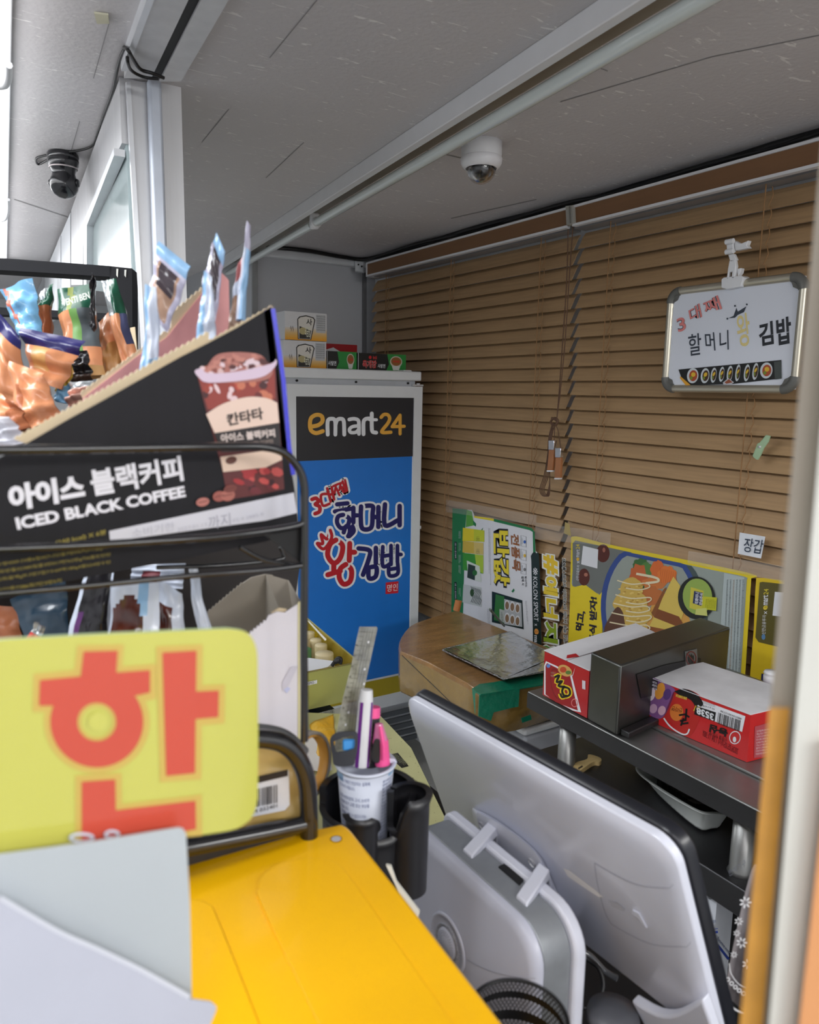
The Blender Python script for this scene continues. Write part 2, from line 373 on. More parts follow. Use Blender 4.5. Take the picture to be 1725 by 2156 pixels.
# ------------------------------------------------------------ cameras on the ceiling
def dome():
    c = cz.px(1015, 300); t = thing('dome_camera', 'white dome camera with dark glass bubble under the booth ceiling', 'security camera', c)
    MB().lathe(c, [(0, 0), (.047, 0), (.0475, -.026), (.0465, -.034)], m_white).build('base', t)
    MB().lathe(c, [(.0465, -.033), (.049, -.036), (.048, -.046), (.042, -.056), (.036, -.058)], mat('bright_white_ring', (240, 240, 244), .3)).build('ring', t)
    MB().lathe(c, [(.032 * math.cos(a), -.056 - .032 * math.sin(a)) for a in [k * math.pi / 20 for k in range(11)]], mat('dark_bubble', (16, 14, 16), .06, var=.3, scale=60, coat=1, bump=.4, bscale=90)).build('dome', t)
    MB().lathe(c, [(.0355 * math.cos(a), -.056 - .036 * math.sin(a)) for a in [k * math.pi / 20 for k in range(11)]], mat('clear_shell', (255, 255, 255), .02, var=0, trans=1, alpha=.35)).build('clear_shell', t)
dome()
def pancam():
    c = cz.px(132, 322); t = thing('pan_camera', 'black pan and tilt camera hanging from the shop ceiling', 'security camera', c)
    k = .036 / .036; bm_ = mat('glossy_black', (22, 23, 28), .22, coat=.4, var=0)
    def R(l): return [(r * .001, h * .001) for r, h in l]
    MB().lathe(c, R([(0, 0), (34, 0), (37, -4), (37.5, -10), (36, -14)]), bm_).build('mount', t)
    MB().lathe(c, R([(36, -14), (37, -18), (35.5, -30), (32, -36)]), bm_).build('collar', t)
    MB().lathe(c, R([(33.5, -34.5), (34.5, -36), (33, -38)]), mat('pale_ring', (200, 190, 190), .3, metal=.4)).build('ring', t)
    MB().lathe(c, R([(32, -37), (28.5, -44), (27, -50), (29, -57), (33, -66), (34, -76), (32, -88), (25, -99), (14, -106), (0, -109)]), bm_).build('body', t)
    for s in (-1, 1): MB().lathe(c + RT * (.031 * s) - Vector((0, 0, .072)), [(0, 0), (.010, 0), (.010, .004), (.008, .006), (0, .006)], bm_, RT * s, 20).build('side_button', t)
    MB().lathe(c - Vector((0, 0, .088)) - FW * .024, [(0, .0), (.011, 0), (.0, .006)], mat('lens_glass', (8, 8, 12), .03, coat=1, var=0), -FW - UP * .6, 20).build('lens', t)
pancam()
m_cable = mat('black_cable', (18, 18, 20), .45, var=0)
def zpath(pts, z=ZC - .004): return [PZ(z).px(x, y) for x, y in pts]
cb = zpath([(158, 322), (110, 332), (82, 346), (76, 336), (84, 330), (125, 322), (160, 318), (185, 312), (198, 303)])
cb += zpath([(205, 285), (220, 240), (238, 190), (246, 150), (255, 118), (264, 103), (270, 112)])
cb += [PZ(2.098).px(x, y) for x, y in ((268, 125), (275, 146), (292, 158), (312, 164), (334, 166))]
prop(MB().tube(curve(cb, 5), .0028, m_cable, 8).build('camera_cable'), 'thin black cable from the pan camera along the shop ceiling', 'cable')
cb = [cz.px(262, 100, .003)] + [PZ(2.094).px(x, y) for x, y in ((270, 106), (280, 124), (296, 146), (320, 154), (345, 164))]
prop(MB().tube(curve(cb, 6), .0032, m_cable, 8).build('header_cable'), 'short black cable looping onto the steel header', 'cable')
for i, off in enumerate((0, .018)):
    pts = [(560, 520), (640, 527), (720, 541), (775, 545), (880, 517 - i * 4), (1000, 480 + i * 6), (1100, 455), (1200, 434 - i * 8), (1300, 403 + i * 5), (1400, 374), (1500, 346 - i * 3), (1620, 308 + i * 5), (1760, 268)]
    zz = [PZ(ZC - .008 - .005 * i).px(x, y) for x, y in pts]
    for q in zz: q.x = min(q.x, 1.74 - off); q.y = min(q.y, 3.12)
    prop(MB().tube(curve(zz, 6), .008 - .002 * i, m_cable, 8).build('ceiling_cable'), ('thick' if i == 0 else 'thinner') + ' black cable along the corner above the blinds', 'cable', 'cables along the ceiling corner')
# beige patch of old glue on the shop ceiling
mb = MB(); mb.slab([cz.px(x, y, .001) for x, y in ((198, 24), (228, 28), (230, 46), (204, 46))], (0, 0, -.003), mat('old_glue', (205, 202, 178), .7))
prop(mb.build('glue_patch'), 'small beige glue patch on the shop ceiling', 'patch')
# ------------------------------------------------------------ venetian blinds
m_slat = mat('brown_slat', (176, 144, 106), .5, var=.10, scale=10, stretch=(1, .6, 14))
m_val = mat('brown_valance', (128, 92, 62), .5, var=.05, scale=8, stretch=(1, .4, 8))
m_cord = mat('tan_cord', (150, 112, 72), .7, var=0)
m_dcord = mat('brown_cord', (98, 70, 52), .7, var=0)
ZT, ZB, PITCH = 2.03, .62, .0432
def blind(label, y0, y1, ladders, seedv, clip_y):
    t = thing('venetian_blind', label, 'blind', (1.68, (y0 + y1) / 2, ZB))
    mb = MB(); n = int((ZT - ZB) / PITCH); rnd = random.Random(seedv); NS = 16
    for k in range(n):
        z = ZT - k * PITCH - .002; dz0, dz1 = rnd.uniform(-.0012, .0012), rnd.uniform(-.0012, .0012); ja, jb = rnd.uniform(-.002, .002), rnd.uniform(-.002, .002)
        g = []
        for i in range(NS + 1):
            u = i / NS; y = lerp(y0 + ja, y1 + jb, u); dz = lerp(dz0, dz1, u) - .0008 * math.sin(math.pi * u)
            for (x, h) in ((1.700, .0), (1.690, -.012), (1.681, -.030), (1.671, -.0478), (1.674, -.0488), (1.684, -.031), (1.693, -.013), (1.703, 0)):
                g.append((x, y, z + h + dz))
        fs = [(i * 8 + k2, i * 8 + (k2 + 1) % 8, (i + 1) * 8 + (k2 + 1) % 8, (i + 1) * 8 + k2) for i in range(NS) for k2 in range(8)]
        fs += [tuple(range(7, -1, -1)), tuple(range(NS * 8, NS * 8 + 8))]
        mb.add(g, fs, m_slat)
    mb.build('slats', t)
    for y in ladders:
        mb = MB(); mb.tube([(1.662, y, ZT + .02), (1.66, y, 1.6), (1.66, y, ZB)], .0016, m_cord, 6)
        for k in range(n):
            z = ZT - k * PITCH; mb.tube([(1.668, y - .012, z - .002), (1.663, y - .020, z - .022), (1.660, y - .012, z - .046)], .0013, m_cord, 5)
        mb.build('ladder_cord', t)
    mb = MB(); mb.box((1.655, y0, 2.035), (1.70, y1, 2.075), mat('grey_headrail', (165, 165, 168), .4, metal=.5)); mb.build('headrail', t)
    vy0, vy1 = clip_y
    MB().box((1.622, vy0, 2.040), (1.630, vy1, 2.086), m_val).build('valance', t)
    MB().box((1.617, vy0, 2.0335), (1.634, vy1, 2.0405), m_white).build('valance_trim', t)
    MB().box((1.617, vy0, 2.0855), (1.634, vy1, 2.092), m_white).build('valance_trim', t)
    return t
def yof(x, y): return PX(1.66).px(x, y).y
ya = yof(1203, 600)
b1 = blind('brown venetian blind in the far corner, behind the small posters', ya + .012, yof(778, 650), [yof(948, 600), yof(1135, 600), yof(812, 640)], 1, (PX(1.62).px(1194, 470).y, PX(1.62).px(773, 560).y))
MB().box((1.617, PX(1.62).px(773, 560).y, 2.0335), (1.68, PX(1.62).px(773, 560).y + .004, 2.092), m_white).build('valance_end', b1)
b2 = blind('nearer brown venetian blind, behind the whiteboard', .15, ya - .008, [yof(1278, 600), yof(1590, 650), yof(1500, 1060) - .38 * 0 - .9], 2, (.15, PX(1.62).px(1207, 465).y))
# joiner clip between the two valances
mb = MB(); pv = PX(1.612)
mb.slab([pv.px(x, y) for x, y in ((1191, 434), (1206, 432), (1208, 470), (1193, 474))], (.02, 0, 0), mat('clip_grey', (170, 168, 160), .4))
mb.slab([pv.px(x, y, .003) for x, y in ((1198, 434), (1200, 434), (1202, 470), (1200, 470))], (.004, 0, 0), C3((120, 118, 112)))
prop(mb.build('valance_joiner'), 'grey plastic joiner clip between the two valances', 'clip')
# pull cords with wooden toggles
pc = thing('pull_cord', 'brown pull cords knotted in a loop with two wooden toggles', 'blind cord', PX(1.63).px(1165, 1045))
q = PX(1.635)
def cp(pts): return curve([q.px(x, y) for x, y in pts], 6)
for dx in (0, 5):
    MB().tube(cp([(1197 + dx * 2, 474), (1193 + dx, 600), (1185 + dx, 720), (1178 + dx / 2, 820), (1173, 880)]), .0019, m_dcord, 6).build('cord', pc)
MB().tube(cp([(1162, 880), (1170, 884), (1174, 890), (1166, 895), (1160, 888), (1168, 880), (1175, 886), (1170, 897)]), .0035, m_dcord, 8).build('knot', pc)
mb = MB()
for i, dx in enumerate((0, 3, 6, 9)):
    mb.tube(cp([(1164 + i, 890), (1156 + i * .6, 920), (1153 + i, 960), (1146 + dx, 1000), (1137 + dx, 1030), (1143 + dx, 1044), (1152 + dx * .6, 1040), (1158, 1010), (1155 + i, 960), (1160 + i, 915), (1169, 895)]), .0015, m_dcord, 5)
mb.build('cord_loop', pc)
for x, y, a in ((1164, 927, 4), (1178, 943, 2)):
    MB().tube(cp([(1168, 893), (lerp(1168, x + 4, .5), 905), (x + 3, y)]), .0014, m_dcord, 5).build('cord', pc)
    g = MB(); g.slab([q.px(x - 3 + u, y + v, .004) for u, v in ((0, 20), (11, 20), (11 - a, 64), (-a, 64))], (-.010, 0, 0), mat('toggle_wood', (170, 112, 70), .5, var=.1)); tg = g.build('toggle', pc, bevel=.001)
    g = MB(); g.slab([q.px(x - 3 + u, y + v, .005) for u, v in ((0, 0), (12, 0), (11, 20), (0, 20))], (-.012, 0, 0), mat('chrome', (220, 220, 225), .12, metal=1, var=0)); g.build('chrome_cap', tg, bevel=.001)
    g = MB(); g.slab([q.px(x - 3 + u, y + v, .005) for u, v in ((-a, 63), (11 - a, 63), (11 - a, 66), (-a, 66))], (-.011, 0, 0), m_white); g.build('end_cap', tg)
# ------------------------------------------------------------ whiteboard
wp = PX(1.615)
C_ = {k: wp.px(*v) for k, v in dict(tl=(1408, 618), tr=(1692, 578), br=(1676, 815), bl=(1406, 822)).items()}
yl, yr, zb_, zt2 = (C_['tl'].y + C_['bl'].y) / 2, (C_['tr'].y + C_['br'].y) / 2, (C_['bl'].z + C_['br'].z) / 2, (C_['tl'].z + C_['tr'].z) / 2
wbt = thing('whiteboard', 'small aluminium framed whiteboard with handwritten Korean menu and roll photo', 'whiteboard', (1.62, (yl + yr) / 2, zb_))
mb = MB(); mb.box((1.615, yr, zb_), (1.622, yl, zt2), mat('board_white', (222, 226, 236), .12, var=0, coat=.3))
bp_ = PX(1.615)
pinkm, inkm, inkb, ylm = C3((222, 132, 128)), C3((28, 32, 40)), C3((52, 60, 72)), C3((226, 208, 140))
def wt(s, bl, br, tl, m, b=.0): mb.text(bp_, s, bl, br, tl, m, .0008, b)
for m_, o_, b_ in ((inkb, .0008, .035), (pinkm, .0014, .012)):
    mb.text(bp_, '3', (1429, 700), (1446, 694), (1424, 672), m_, o_, b_)
    mb.text(bp_, '대', (1455, 679), (1479, 667), (1449, 651), m_, o_, b_)
    mb.text(bp_, '째', (1487, 664), (1521, 650), (1478, 636), m_, o_, b_)
wt('할', (1451, 750), (1478, 746), (1449, 705), inkb, .008); wt('머', (1487, 738), (1507, 738), (1484, 700), inkb, .008); wt('니', (1516, 738), (1535, 736), (1515, 697), inkb, .008)
wt('왕', (1556, 732), (1583, 726), (1549, 664), ylm, .012)
wt('김', (1600, 730), (1630, 724), (1597, 682), inkm, .03); wt('밥', (1637, 728), (1668, 722), (1634, 672), inkm, .03)
mb.pp(bp_, [(1534, 670), (1545, 665), (1551, 648), (1554, 656), (1572, 645), (1567, 657), (1554, 663), (1548, 669)], inkb, .0009)
for x, y in ((1532, 671), (1548, 644), (1573, 641)): mb.pe(bp_, x, y, 2, 2, inkb, .0009)
mb.build('panel', wbt)
mb = MB(); ph = [(1429, 778), (1645, 758), (1645, 797), (1536, 809), (1448, 811), (1435, 795)]
mb.slab([bp_.px(x, y, .0018) for x, y in ph], (.0012, 0, 0), C3((20, 20, 20), rough=.3))
mb.pp(bp_, [(1433, 792), (1455, 811), (1444, 811), (1432, 796)], C3((222, 160, 40)), .0022)
for i, (x, y, rx, ry) in enumerate(((1459, 791, 12, 16), (1485, 791, 9, 16), (1503, 790, 6, 16), (1520, 788, 5.5, 16), (1537, 787, 6, 17), (1554, 785, 5, 18), (1573, 785, 6, 18), (1591, 782, 6, 18), (1614, 780, 13, 17))):
    mb.pe(bp_, x, y, rx, ry, C3((205, 212, 216)), .0024, 8); mb.pe(bp_, x + 1, y, rx * .72, ry * .72, C3((170, 72, 34) if i in (0, 8) else (70, 42, 22)), .0028, 8)
    mb.pe(bp_, x + rx * .1, y - ry * .15, rx * .38, ry * .3, C3((220, 180, 50)), .0032, 30); mb.pe(bp_, x - rx * .25, y + ry * .3, rx * .25, ry * .22, C3((120, 140, 40)), .0032)
mb.pp(bp_, [(1522, 806), (1534, 796), (1546, 805), (1540, 809), (1524, 809)], C3((200, 200, 205)), .003); mb.pp(bp_, [(1526, 805), (1535, 798), (1543, 805), (1530, 808)], C3((150, 80, 50)), .0033)
mb.pp(bp_, [(1645, 760), (1646, 797), (1632, 799), (1630, 762)], C3((66, 72, 70)), .003)
mb.build('photo_strip', wbt, 'strip photo of sliced rice rolls')
m_fr = mat('champagne_frame', (190, 184, 168), .3, metal=.7, var=.03); m_cap = mat('grey_cap', (98, 98, 94), .4)
for a, c in (((yl, zb_), (yl, zt2)), ((yr, zb_), (yr, zt2)), ((yl, zb_), (yr, zb_)), ((yl, zt2), (yr, zt2))):
    dd = Vector((0, c[0] - a[0], c[1] - a[1])).normalized() * .018
    MB().tube([Vector((1.616, *a)) + dd, Vector((1.616, *c)) - dd], .0095, m_fr, 14).build('frame_rail', wbt)
for y, z in ((yl, zb_), (yl, zt2), (yr, zb_), (yr, zt2)):
    sy, sz = (-1 if y == yl else 1), (1 if z == zb_ else -1); ro = .028; cc = Vector((1.616, y + sy * ro, z + sz * ro)); pts = []
    for k in range(9):
        a = math.pi / 2 * k / 8; pts.append(cc + Vector((0, -sy * ro * math.cos(a), -sz * ro * math.sin(a))))
    g = MB().tube(pts, .0115, m_cap, 14); g.slab([Vector((1.611, y + sy * .004, z + sz * .004)), Vector((1.611, y + sy * .03, z + sz * .004)), Vector((1.611, y + sy * .022, z + sz * .022)), Vector((1.611, y + sy * .004, z + sz * .03))], (.006, 0, 0), m_cap)
    g.build('corner_cap', wbt)
# white clip that holds the board
ck = thing('hinged_clip', 'white plastic swivel clip gripping the top of the whiteboard', 'clip', wp.px(1540, 605))
cq = PX(1.600)
def cs(name, pts, dep=.012, off=0, bev=.0015): MB().slab([cq.px(x, y, off) for x, y in pts], (dep, 0, 0), m_white).build(name, ck, bevel=bev)
cs('jaw', [(1519, 588), (1524, 584), (1560, 580), (1566, 584), (1560, 603), (1530, 609), (1519, 606)], .028)
cs('arm', [(1530, 588), (1533, 565), (1536, 548), (1548, 546), (1550, 560), (1546, 586), (1540, 586), (1542, 572), (1535, 573), (1534, 588)], .01)
cs('knuckle', [(1533, 536), (1545, 534), (1551, 547), (1538, 552)], .01)
for x, y in ((1534, 509), (1534, 530)):
    MB().tube([cq.px(x - 5, y + 1, .004), cq.px(x + 11, y - 2, .004)], .006, m_white, 12).build('hinge_pin', ck)
cs('link', [(1529, 507), (1543, 505), (1544, 530), (1531, 532)], .012)
cs('upper_jaw', [(1546, 506), (1556, 512), (1562, 512), (1576, 506), (1572, 516), (1577, 522), (1548, 528)], .014, -.004)
cs('lower_lever', [(1552, 566), (1561, 564), (1559, 574), (1553, 582)], .014, -.006)
# green peg and the note
pk = MB(); gq = PX(1.645)
for o_ in (0, .006): pk.slab([gq.px(x + o_ * 300, y, .003 + o_) for x, y in ((1588, 964), (1585, 960), (1595, 934), (1600, 932), (1613, 916), (1620, 918), (1616, 930), (1606, 944), (1600, 958), (1594, 968))], (.0035, 0, 0), mat('mint_plastic', (168, 196, 158), .4))
pk.lathe(gq.px(1599, 941, .012), [(0, 0), (.003, 0), (.003, .01), (0, .01)], m_steel, (1, 0, 0), 10)
prop(pk.build('clothes_peg'), 'pale green clothes peg clipped to a slat right of centre', 'clothes peg')
nb = MB(); nq = PX(1.648)
g = []; corners = [(1558, 1121), (1612, 1130), (1603, 1176), (1554, 1166)]
for j in range(7):
    for i in range(7):
        u, v = i / 6, j / 6; x = lerp(lerp(corners[0][0], corners[1][0], u), lerp(corners[3][0], corners[2][0], u), v); y = lerp(lerp(corners[0][1], corners[1][1], u), lerp(corners[3][1], corners[2][1], u), v)
        g.append(nq.px(x, y, .001 + .004 * max(0, u * v - .35)))
nb.add(g, [(j * 7 + i, j * 7 + i + 1, (j + 1) * 7 + i + 1, (j + 1) * 7 + i) for j in range(6) for i in range(6)], mat('note_paper', (226, 230, 236), .6), True)
n2_ = nb; n2_.text(nq, '장갑', (1564, 1161), (1604, 1167), (1569, 1132), C3((36, 52, 74)), .0042, .004)
prop(n2_.build('handwritten_note', solid=0), 'small white handwritten note stuck on the right blind above the yellow poster', 'note')
# ------------------------------------------------------------ posters taped on the blinds
def poster(name, label, pl, outline, m, off=0.002):
    mb = MB(); mb.slab([pl.px(x, y, 0) for x, y in outline], pl.n * -.0008, m); return mb
q1 = PX(1.652)
GR, LG, YE, WH, DK = C3((34, 122, 70)), C3((92, 164, 62)), C3((232, 212, 50)), C3((222, 224, 228)), C3((18, 40, 38))
mb = poster('p', '', q1, c2([(953, 1070), (994, 1074), (1000, 1088), (1060, 1100)], 1) + [(1118, 1112), (1125, 1118), (1128, 1160), (1134, 1166), (1140, 1345), (1139, 1420), (949, 1420)], WH)
mb.pp(q1, [(953, 1070), (983, 1073), (980, 1110), (975, 1300), (1030, 1320), (1030, 1420), (949, 1420)], GR); mb.pp(q1, [(983, 1073), (994, 1077), (998, 1106), (981, 1110)], LG, .0008)
mb.pp(q1, [(998, 1086), (1040, 1092), (1040, 1097), (999, 1090)], YE, .0009); mb.pp(q1, [(1040, 1092), (1120, 1112), (1126, 1120), (1128, 1164), (1123, 1164), (1122, 1120), (1115, 1116), (1040, 1098)], GR, .0009)
for pts in ([(996, 1095), (1003, 1103), (1002, 1109), (997, 1105)], [(1012, 1118), (1018, 1110), (1016, 1116)], [(1077, 1245), (1082, 1239), (1084, 1243), (1080, 1248)]): mb.pp(q1, pts, GR, .001)
# the five products down the green side
mb.pp(q1, [(975, 1111), (1020, 1117), (1020, 1141), (974, 1139)], C3((226, 208, 40)), .001); mb.pp(q1, [(975, 1139), (1018, 1143), (1018, 1168), (974, 1163)], C3((206, 178, 70)), .001)
mb.pp(q1, [(998, 1114), (1020, 1117), (1020, 1141), (998, 1140)], C3((196, 204, 50)), .0013); mb.pp(q1, [(998, 1141), (1018, 1143), (1018, 1168), (998, 1166)], C3((212, 190, 110)), .0013)
mb.pp(q1, [(975, 1164), (1018, 1169), (1018, 1208), (975, 1200)], C3((60, 150, 50)), .001); mb.pp(q1, [(1000, 1167), (1018, 1169), (1018, 1208), (1004, 1200)], C3((170, 200, 60)), .0013)
mb.pp(q1, [(983, 1180), (1010, 1192), (1014, 1226), (986, 1218)], C3((210, 220, 210)), .0016); mb.pp(q1, [(986, 1187), (1001, 1192), (1000, 1222), (984, 1216)], C3((40, 60, 52)), .0018); mb.pe(q1, 1000, 1206, 5, 6, C3((40, 110, 50)), .002)
mb.pp(q1, [(976, 1230), (1014, 1237), (1014, 1278), (974, 1268)], C3((196, 202, 200)), .0013)
for i in range(7): mb.pline(q1, [(992 + i * 3, 1235 + i), (995 + i * 3, 1243 + i), (991 + i * 3, 1250 + i), (996 + i * 3, 1258 + i), (992 + i * 3, 1268 + i)], 1.2, C3((40, 46, 44)), .0016)
mb.pe(q1, 994, 1248, 4, 8, C3((50, 80, 40)), .0018)
for y in (1140, 1225): mb.pp(q1, [(957, y), (962, y + 1), (962, y + 38), (957, y + 37)], DK, .001); mb.text(q1, '2종 1+1 음식혜택', (958, y + 3), (958, y + 35), (961, y + 3), WH, .0014)
for y in (1118, 1143, 1168, 1190, 1238): mb.lines(q1, (966, y), (966, y + 20), (971, y), 2, 9, WH, .0013, seed=y)
mb.text(q1, '180', (1003, 1130), (1003, 1140), (1010, 1130), C3((150, 150, 40)), .0016); mb.text(q1, '185', (1003, 1156), (1003, 1166), (1010, 1156), C3((150, 140, 80)), .0016)
# headline, read from top to bottom
BR = C3((150, 92, 48))
mb.text(q1, '전품목', (1075, 1122), (1079, 1200), (1093, 1126), BR, .0012, .03)
for m_, o_, b_ in ((C3((24, 24, 28)), .0012, .075), (YE, .0018, .03)): mb.text(q1, '반값', (1038, 1116 if b_ < .05 else 1112), (1040, 1230 if b_ < .05 else 1234), (1072, 1118 if b_ < .05 else 1114), m_, o_, b_)
for i, (y0, c) in enumerate(((1127, (50, 100, 180)), (1156, (220, 180, 50)), (1185, (120, 120, 120)))):
    mb.pline(q1, [(1097, y0), (1108, y0 + 3), (1108, y0 + 25), (1097, y0 + 22)], .8, C3((120, 122, 126)), .0012, closed=True); mb.pe(q1, 1105, y0 + 14, 2.5, 3.5, C3(c), .0014); mb.text(q1, ('신한카드', '카카오', '현대')[i], (1099, y0 + 5), (1099, y0 + 19), (1101, y0 + 5), C3((70, 80, 100)), .0014)
mb.text(q1, '행사카드', (1105, 1213), (1106, 1236), (1109, 1213), C3((30, 30, 34)), .0012, .02); mb.text(q1, '결제 시', (1098, 1213), (1099, 1232), (1103, 1213), C3((30, 30, 34)), .0012, .02)
mb.lines(q1, (1028, 1112), (1030, 1235), (1033, 1112), 2, 40, C3((120, 124, 128)), .0012)
# tray picture
mb.pp(q1, [(1036, 1245), (1100, 1264), (1103, 1325), (1036, 1310)], DK, .001); mb.pp(q1, [(1044, 1251), (1062, 1256), (1062, 1312), (1040, 1305)], C3((52, 120, 56)), .0013); mb.pp(q1, [(1062, 1261), (1098, 1270), (1100, 1320), (1062, 1314)], C3((178, 182, 184)), .0013)
for i in range(3):
    for j in range(2): mb.pe(q1, 1068 + i * 11, 1274 + i * 3 + j * 27, 5.5, 11, C3((222, 224, 226)), .0015); mb.pe(q1, 1068 + i * 11, 1275 + i * 3 + j * 27, 4, 8.5, C3((140, 112, 84)), .0018)
mb.pp(q1, [(1052, 1282), (1062, 1285), (1063, 1312), (1052, 1305)], C3((180, 186, 180)), .0017); mb.text(q1, '추석맞이도시락', (1054, 1288), (1056, 1308), (1058, 1288), C3((40, 70, 40)), .0019)
mb.lines(q1, (1106, 1265), (1110, 1320), (1110, 1265), 2, 18, C3((110, 112, 118)), .0012)
mb.lines(q1, (1026, 1282), (1028, 1325), (1032, 1282), 2, 12, C3((110, 112, 118)), .0012)
# dark strip with the shop names
mb.pp(q1, c2([(1122, 1320), (1119, 1180), (1118, 1172), (1123, 1163), (1130, 1165), (1136, 1180), (1140, 1345), (1139, 1420), (1123, 1420)], 3), DK, .0014)
mb.text(q1, 'KOLON SPORT', (1122.5, 1214), (1125, 1307), (1131.5, 1215), WH, .0018, .004)
mb.text(q1, '※', (1122, 1195), (1123, 1211), (1132, 1195), WH, .0018)
mb.text(q1, 'x', (1126, 1313), (1126, 1318), (1131, 1313), WH, .0018); mb.text(q1, 'e', (1125, 1323), (1126, 1335), (1134, 1324), C3((222, 150, 70)), .0018, .03); mb.text(q1, 'mart24', (1125, 1337), (1126, 1375), (1133, 1338), WH, .0018, .02)
prop(mb.build('green_sale_poster'), 'green and white sale poster taped sideways on the left blind', 'poster')
# transparent hashtag strip
hp = PX(1.650); OL = C3((226, 228, 222)); rgb = [(226, 190, 44), (226, 196, 52), (214, 188, 40), (140, 166, 40), (84, 148, 48)]
mb = MB(); segs = [('#', 1164, 1208), ('에', 1209, 1252), ('너', 1256, 1300), ('지', 1304, 1352), ('×', 1356, 1372)]
for (s_, y0, y1), c in zip(segs, rgb):
    mb.text(hp, s_, (1141, y0 - 1), (1142, y1 + 1), (1177, y0 + 5), OL, 0, .09); mb.text(hp, s_, (1144, y0 + 2), (1145, y1 - 2), (1174, y0 + 7), C3(c), .0006, .045)
prop(mb.build('hashtag_sticker', solid=.0004), 'yellow to green hashtag lettering sticker between the two large posters', 'sticker')
mb = MB(); mb.text(hp, '코오롱스포츠와 이마트24의 에너지 솟는 만남!', (1183, 1174), (1187, 1355), (1192, 1175), OL, 0, .06); mb.text(hp, '코오롱스포츠와 이마트24의 에너지 솟는 만남!', (1184, 1175), (1188, 1354), (1191, 1176), C3((36, 34, 34)), .0006, .01)
prop(mb.build('slogan_sticker', solid=.0004), 'thin black outlined slogan lettering left of the food poster', 'sticker')
# food poster
q2 = PX(1.651); Y2 = C3((226, 202, 40))
out = c2([(1203, 1140), (1212, 1129), (1300, 1150), (1572, 1205), (1582, 1218)], 4) + [(1566, 1470), (1200, 1470), (1199, 1330)]
mb = MB(); mb.slab([q2.px(*p) for p in out], (.0008, 0, 0), Y2)
GY, GY2 = C3((112, 116, 112)), C3((150, 160, 154))
mb.pp(q2, c2([(1211, 1138), (1300, 1158), (1500, 1200), (1568, 1214), (1573, 1220)], 3) + [(1557, 1470), (1270, 1470), (1269, 1265), (1260, 1250), (1206, 1234), (1204, 1228)], GY2)
mb.pp(q2, [(1206, 1144), (1212, 1138), (1330, 1163), (1300, 1230), (1275, 1300), (1272, 1470), (1269, 1470), (1269, 1265), (1261, 1250), (1206, 1234)], GY, .001)
mb.pp(q2, c2([(1199, 1470), (1202, 1238), (1262, 1253), (1268, 1262), (1268, 1470)], 2), Y2, .0012)
mb.text(q2, '먹고,', (1229, 1331), (1234, 1288), (1211, 1326), C3((30, 26, 44)), .0016, .05); mb.text(q2, '한 도시락', (1224, 1432), (1231, 1350), (1206, 1428), C3((30, 26, 44)), .0016, .05)
mb.text(q2, '주식 받자!', (1256, 1360), (1258, 1258), (1240, 1356), C3((30, 26, 44)), .0016, .05)
mb.text(q2, '×', (1221, 1186), (1221, 1181), (1215, 1186), WH, .0015); mb.text(q2, '신한금융투자', (1219, 1223), (1221, 1190), (1213, 1222), WH, .0015); mb.text(q2, 'e', (1220, 1181), (1220, 1174), (1214, 1181), C3((226, 180, 60)), .0015, .03); mb.text(q2, 'mart', (1220, 1173), (1221, 1157), (1213, 1173), WH, .0015); mb.text(q2, '24', (1221, 1156), (1221, 1146), (1213, 1156), C3((226, 200, 40)), .0015)
mb.pp(q2, [(1228, 1149), (1260, 1157), (1258, 1197), (1224, 1188)], WH, .0014)             # blank label square
mb.pe(q2, 1270, 1165, 14, 19, C3((84, 34, 22)), .0012); mb.pe(q2, 1230, 1215, 12, 18, C3((88, 38, 26)), .0012); mb.pe(q2, 1234, 1210, 4, 4, C3((170, 110, 90)), .0016); mb.pe(q2, 1272, 1158, 3, 5, C3((160, 100, 80)), .0016)
clip_y = 1470
def pcl(pts): return [(x, min(y, clip_y)) for x, y in pts]
ell = lambda cx, cy, rx, ry, rot, n=48: [(cx + rx * math.cos(t) * math.cos(rot) - ry * math.sin(t) * math.sin(rot), cy + rx * math.cos(t) * math.sin(rot) + ry * math.sin(t) * math.cos(rot)) for t in [2 * math.pi * k / n for k in range(n)]]
yell = [(x, max(y, 1157 + (x - 1300) * .205 + 1)) for x, y in ell(1372, 1290, 106, 150, -.12)]
mb.pp(q2, pcl([(x + 12, max(y, 1162 + (x - 1300) * .205)) for x, y in yell]), C3((70, 84, 84)), .0012)
mb.pp(q2, pcl(yell), C3((52, 76, 140)), .0014)
mb.pp(q2, pcl([(lerp(1372, x, .90), lerp(1290, y, .93)) for x, y in yell]), C3((150, 158, 150)), .0017)
rnd = random.Random(4)
def blob(cx, cy, rx, ry, m, off, jag=.12, rot=0, n=26):
    mb.pp(q2, pcl([(cx + (x - cx) * (k_ := 1 + rnd.uniform(-jag, jag)), cy + (y - cy) * k_) for x, y in ell(cx, cy, rx, ry, rot, n)]), m, off)
blob(1415, 1350, 50, 95, C3((214, 160, 78)), .0020, .03, -.2)
for i in range(70): blob(rnd.uniform(1385, 1450), rnd.uniform(1240, 1350), 3, 1.6, C3(rnd.choice([(236, 190, 104), (190, 120, 50), (226, 176, 90)])), .0021 + i * 1e-6, .1, rnd.uniform(0, 3), 8)
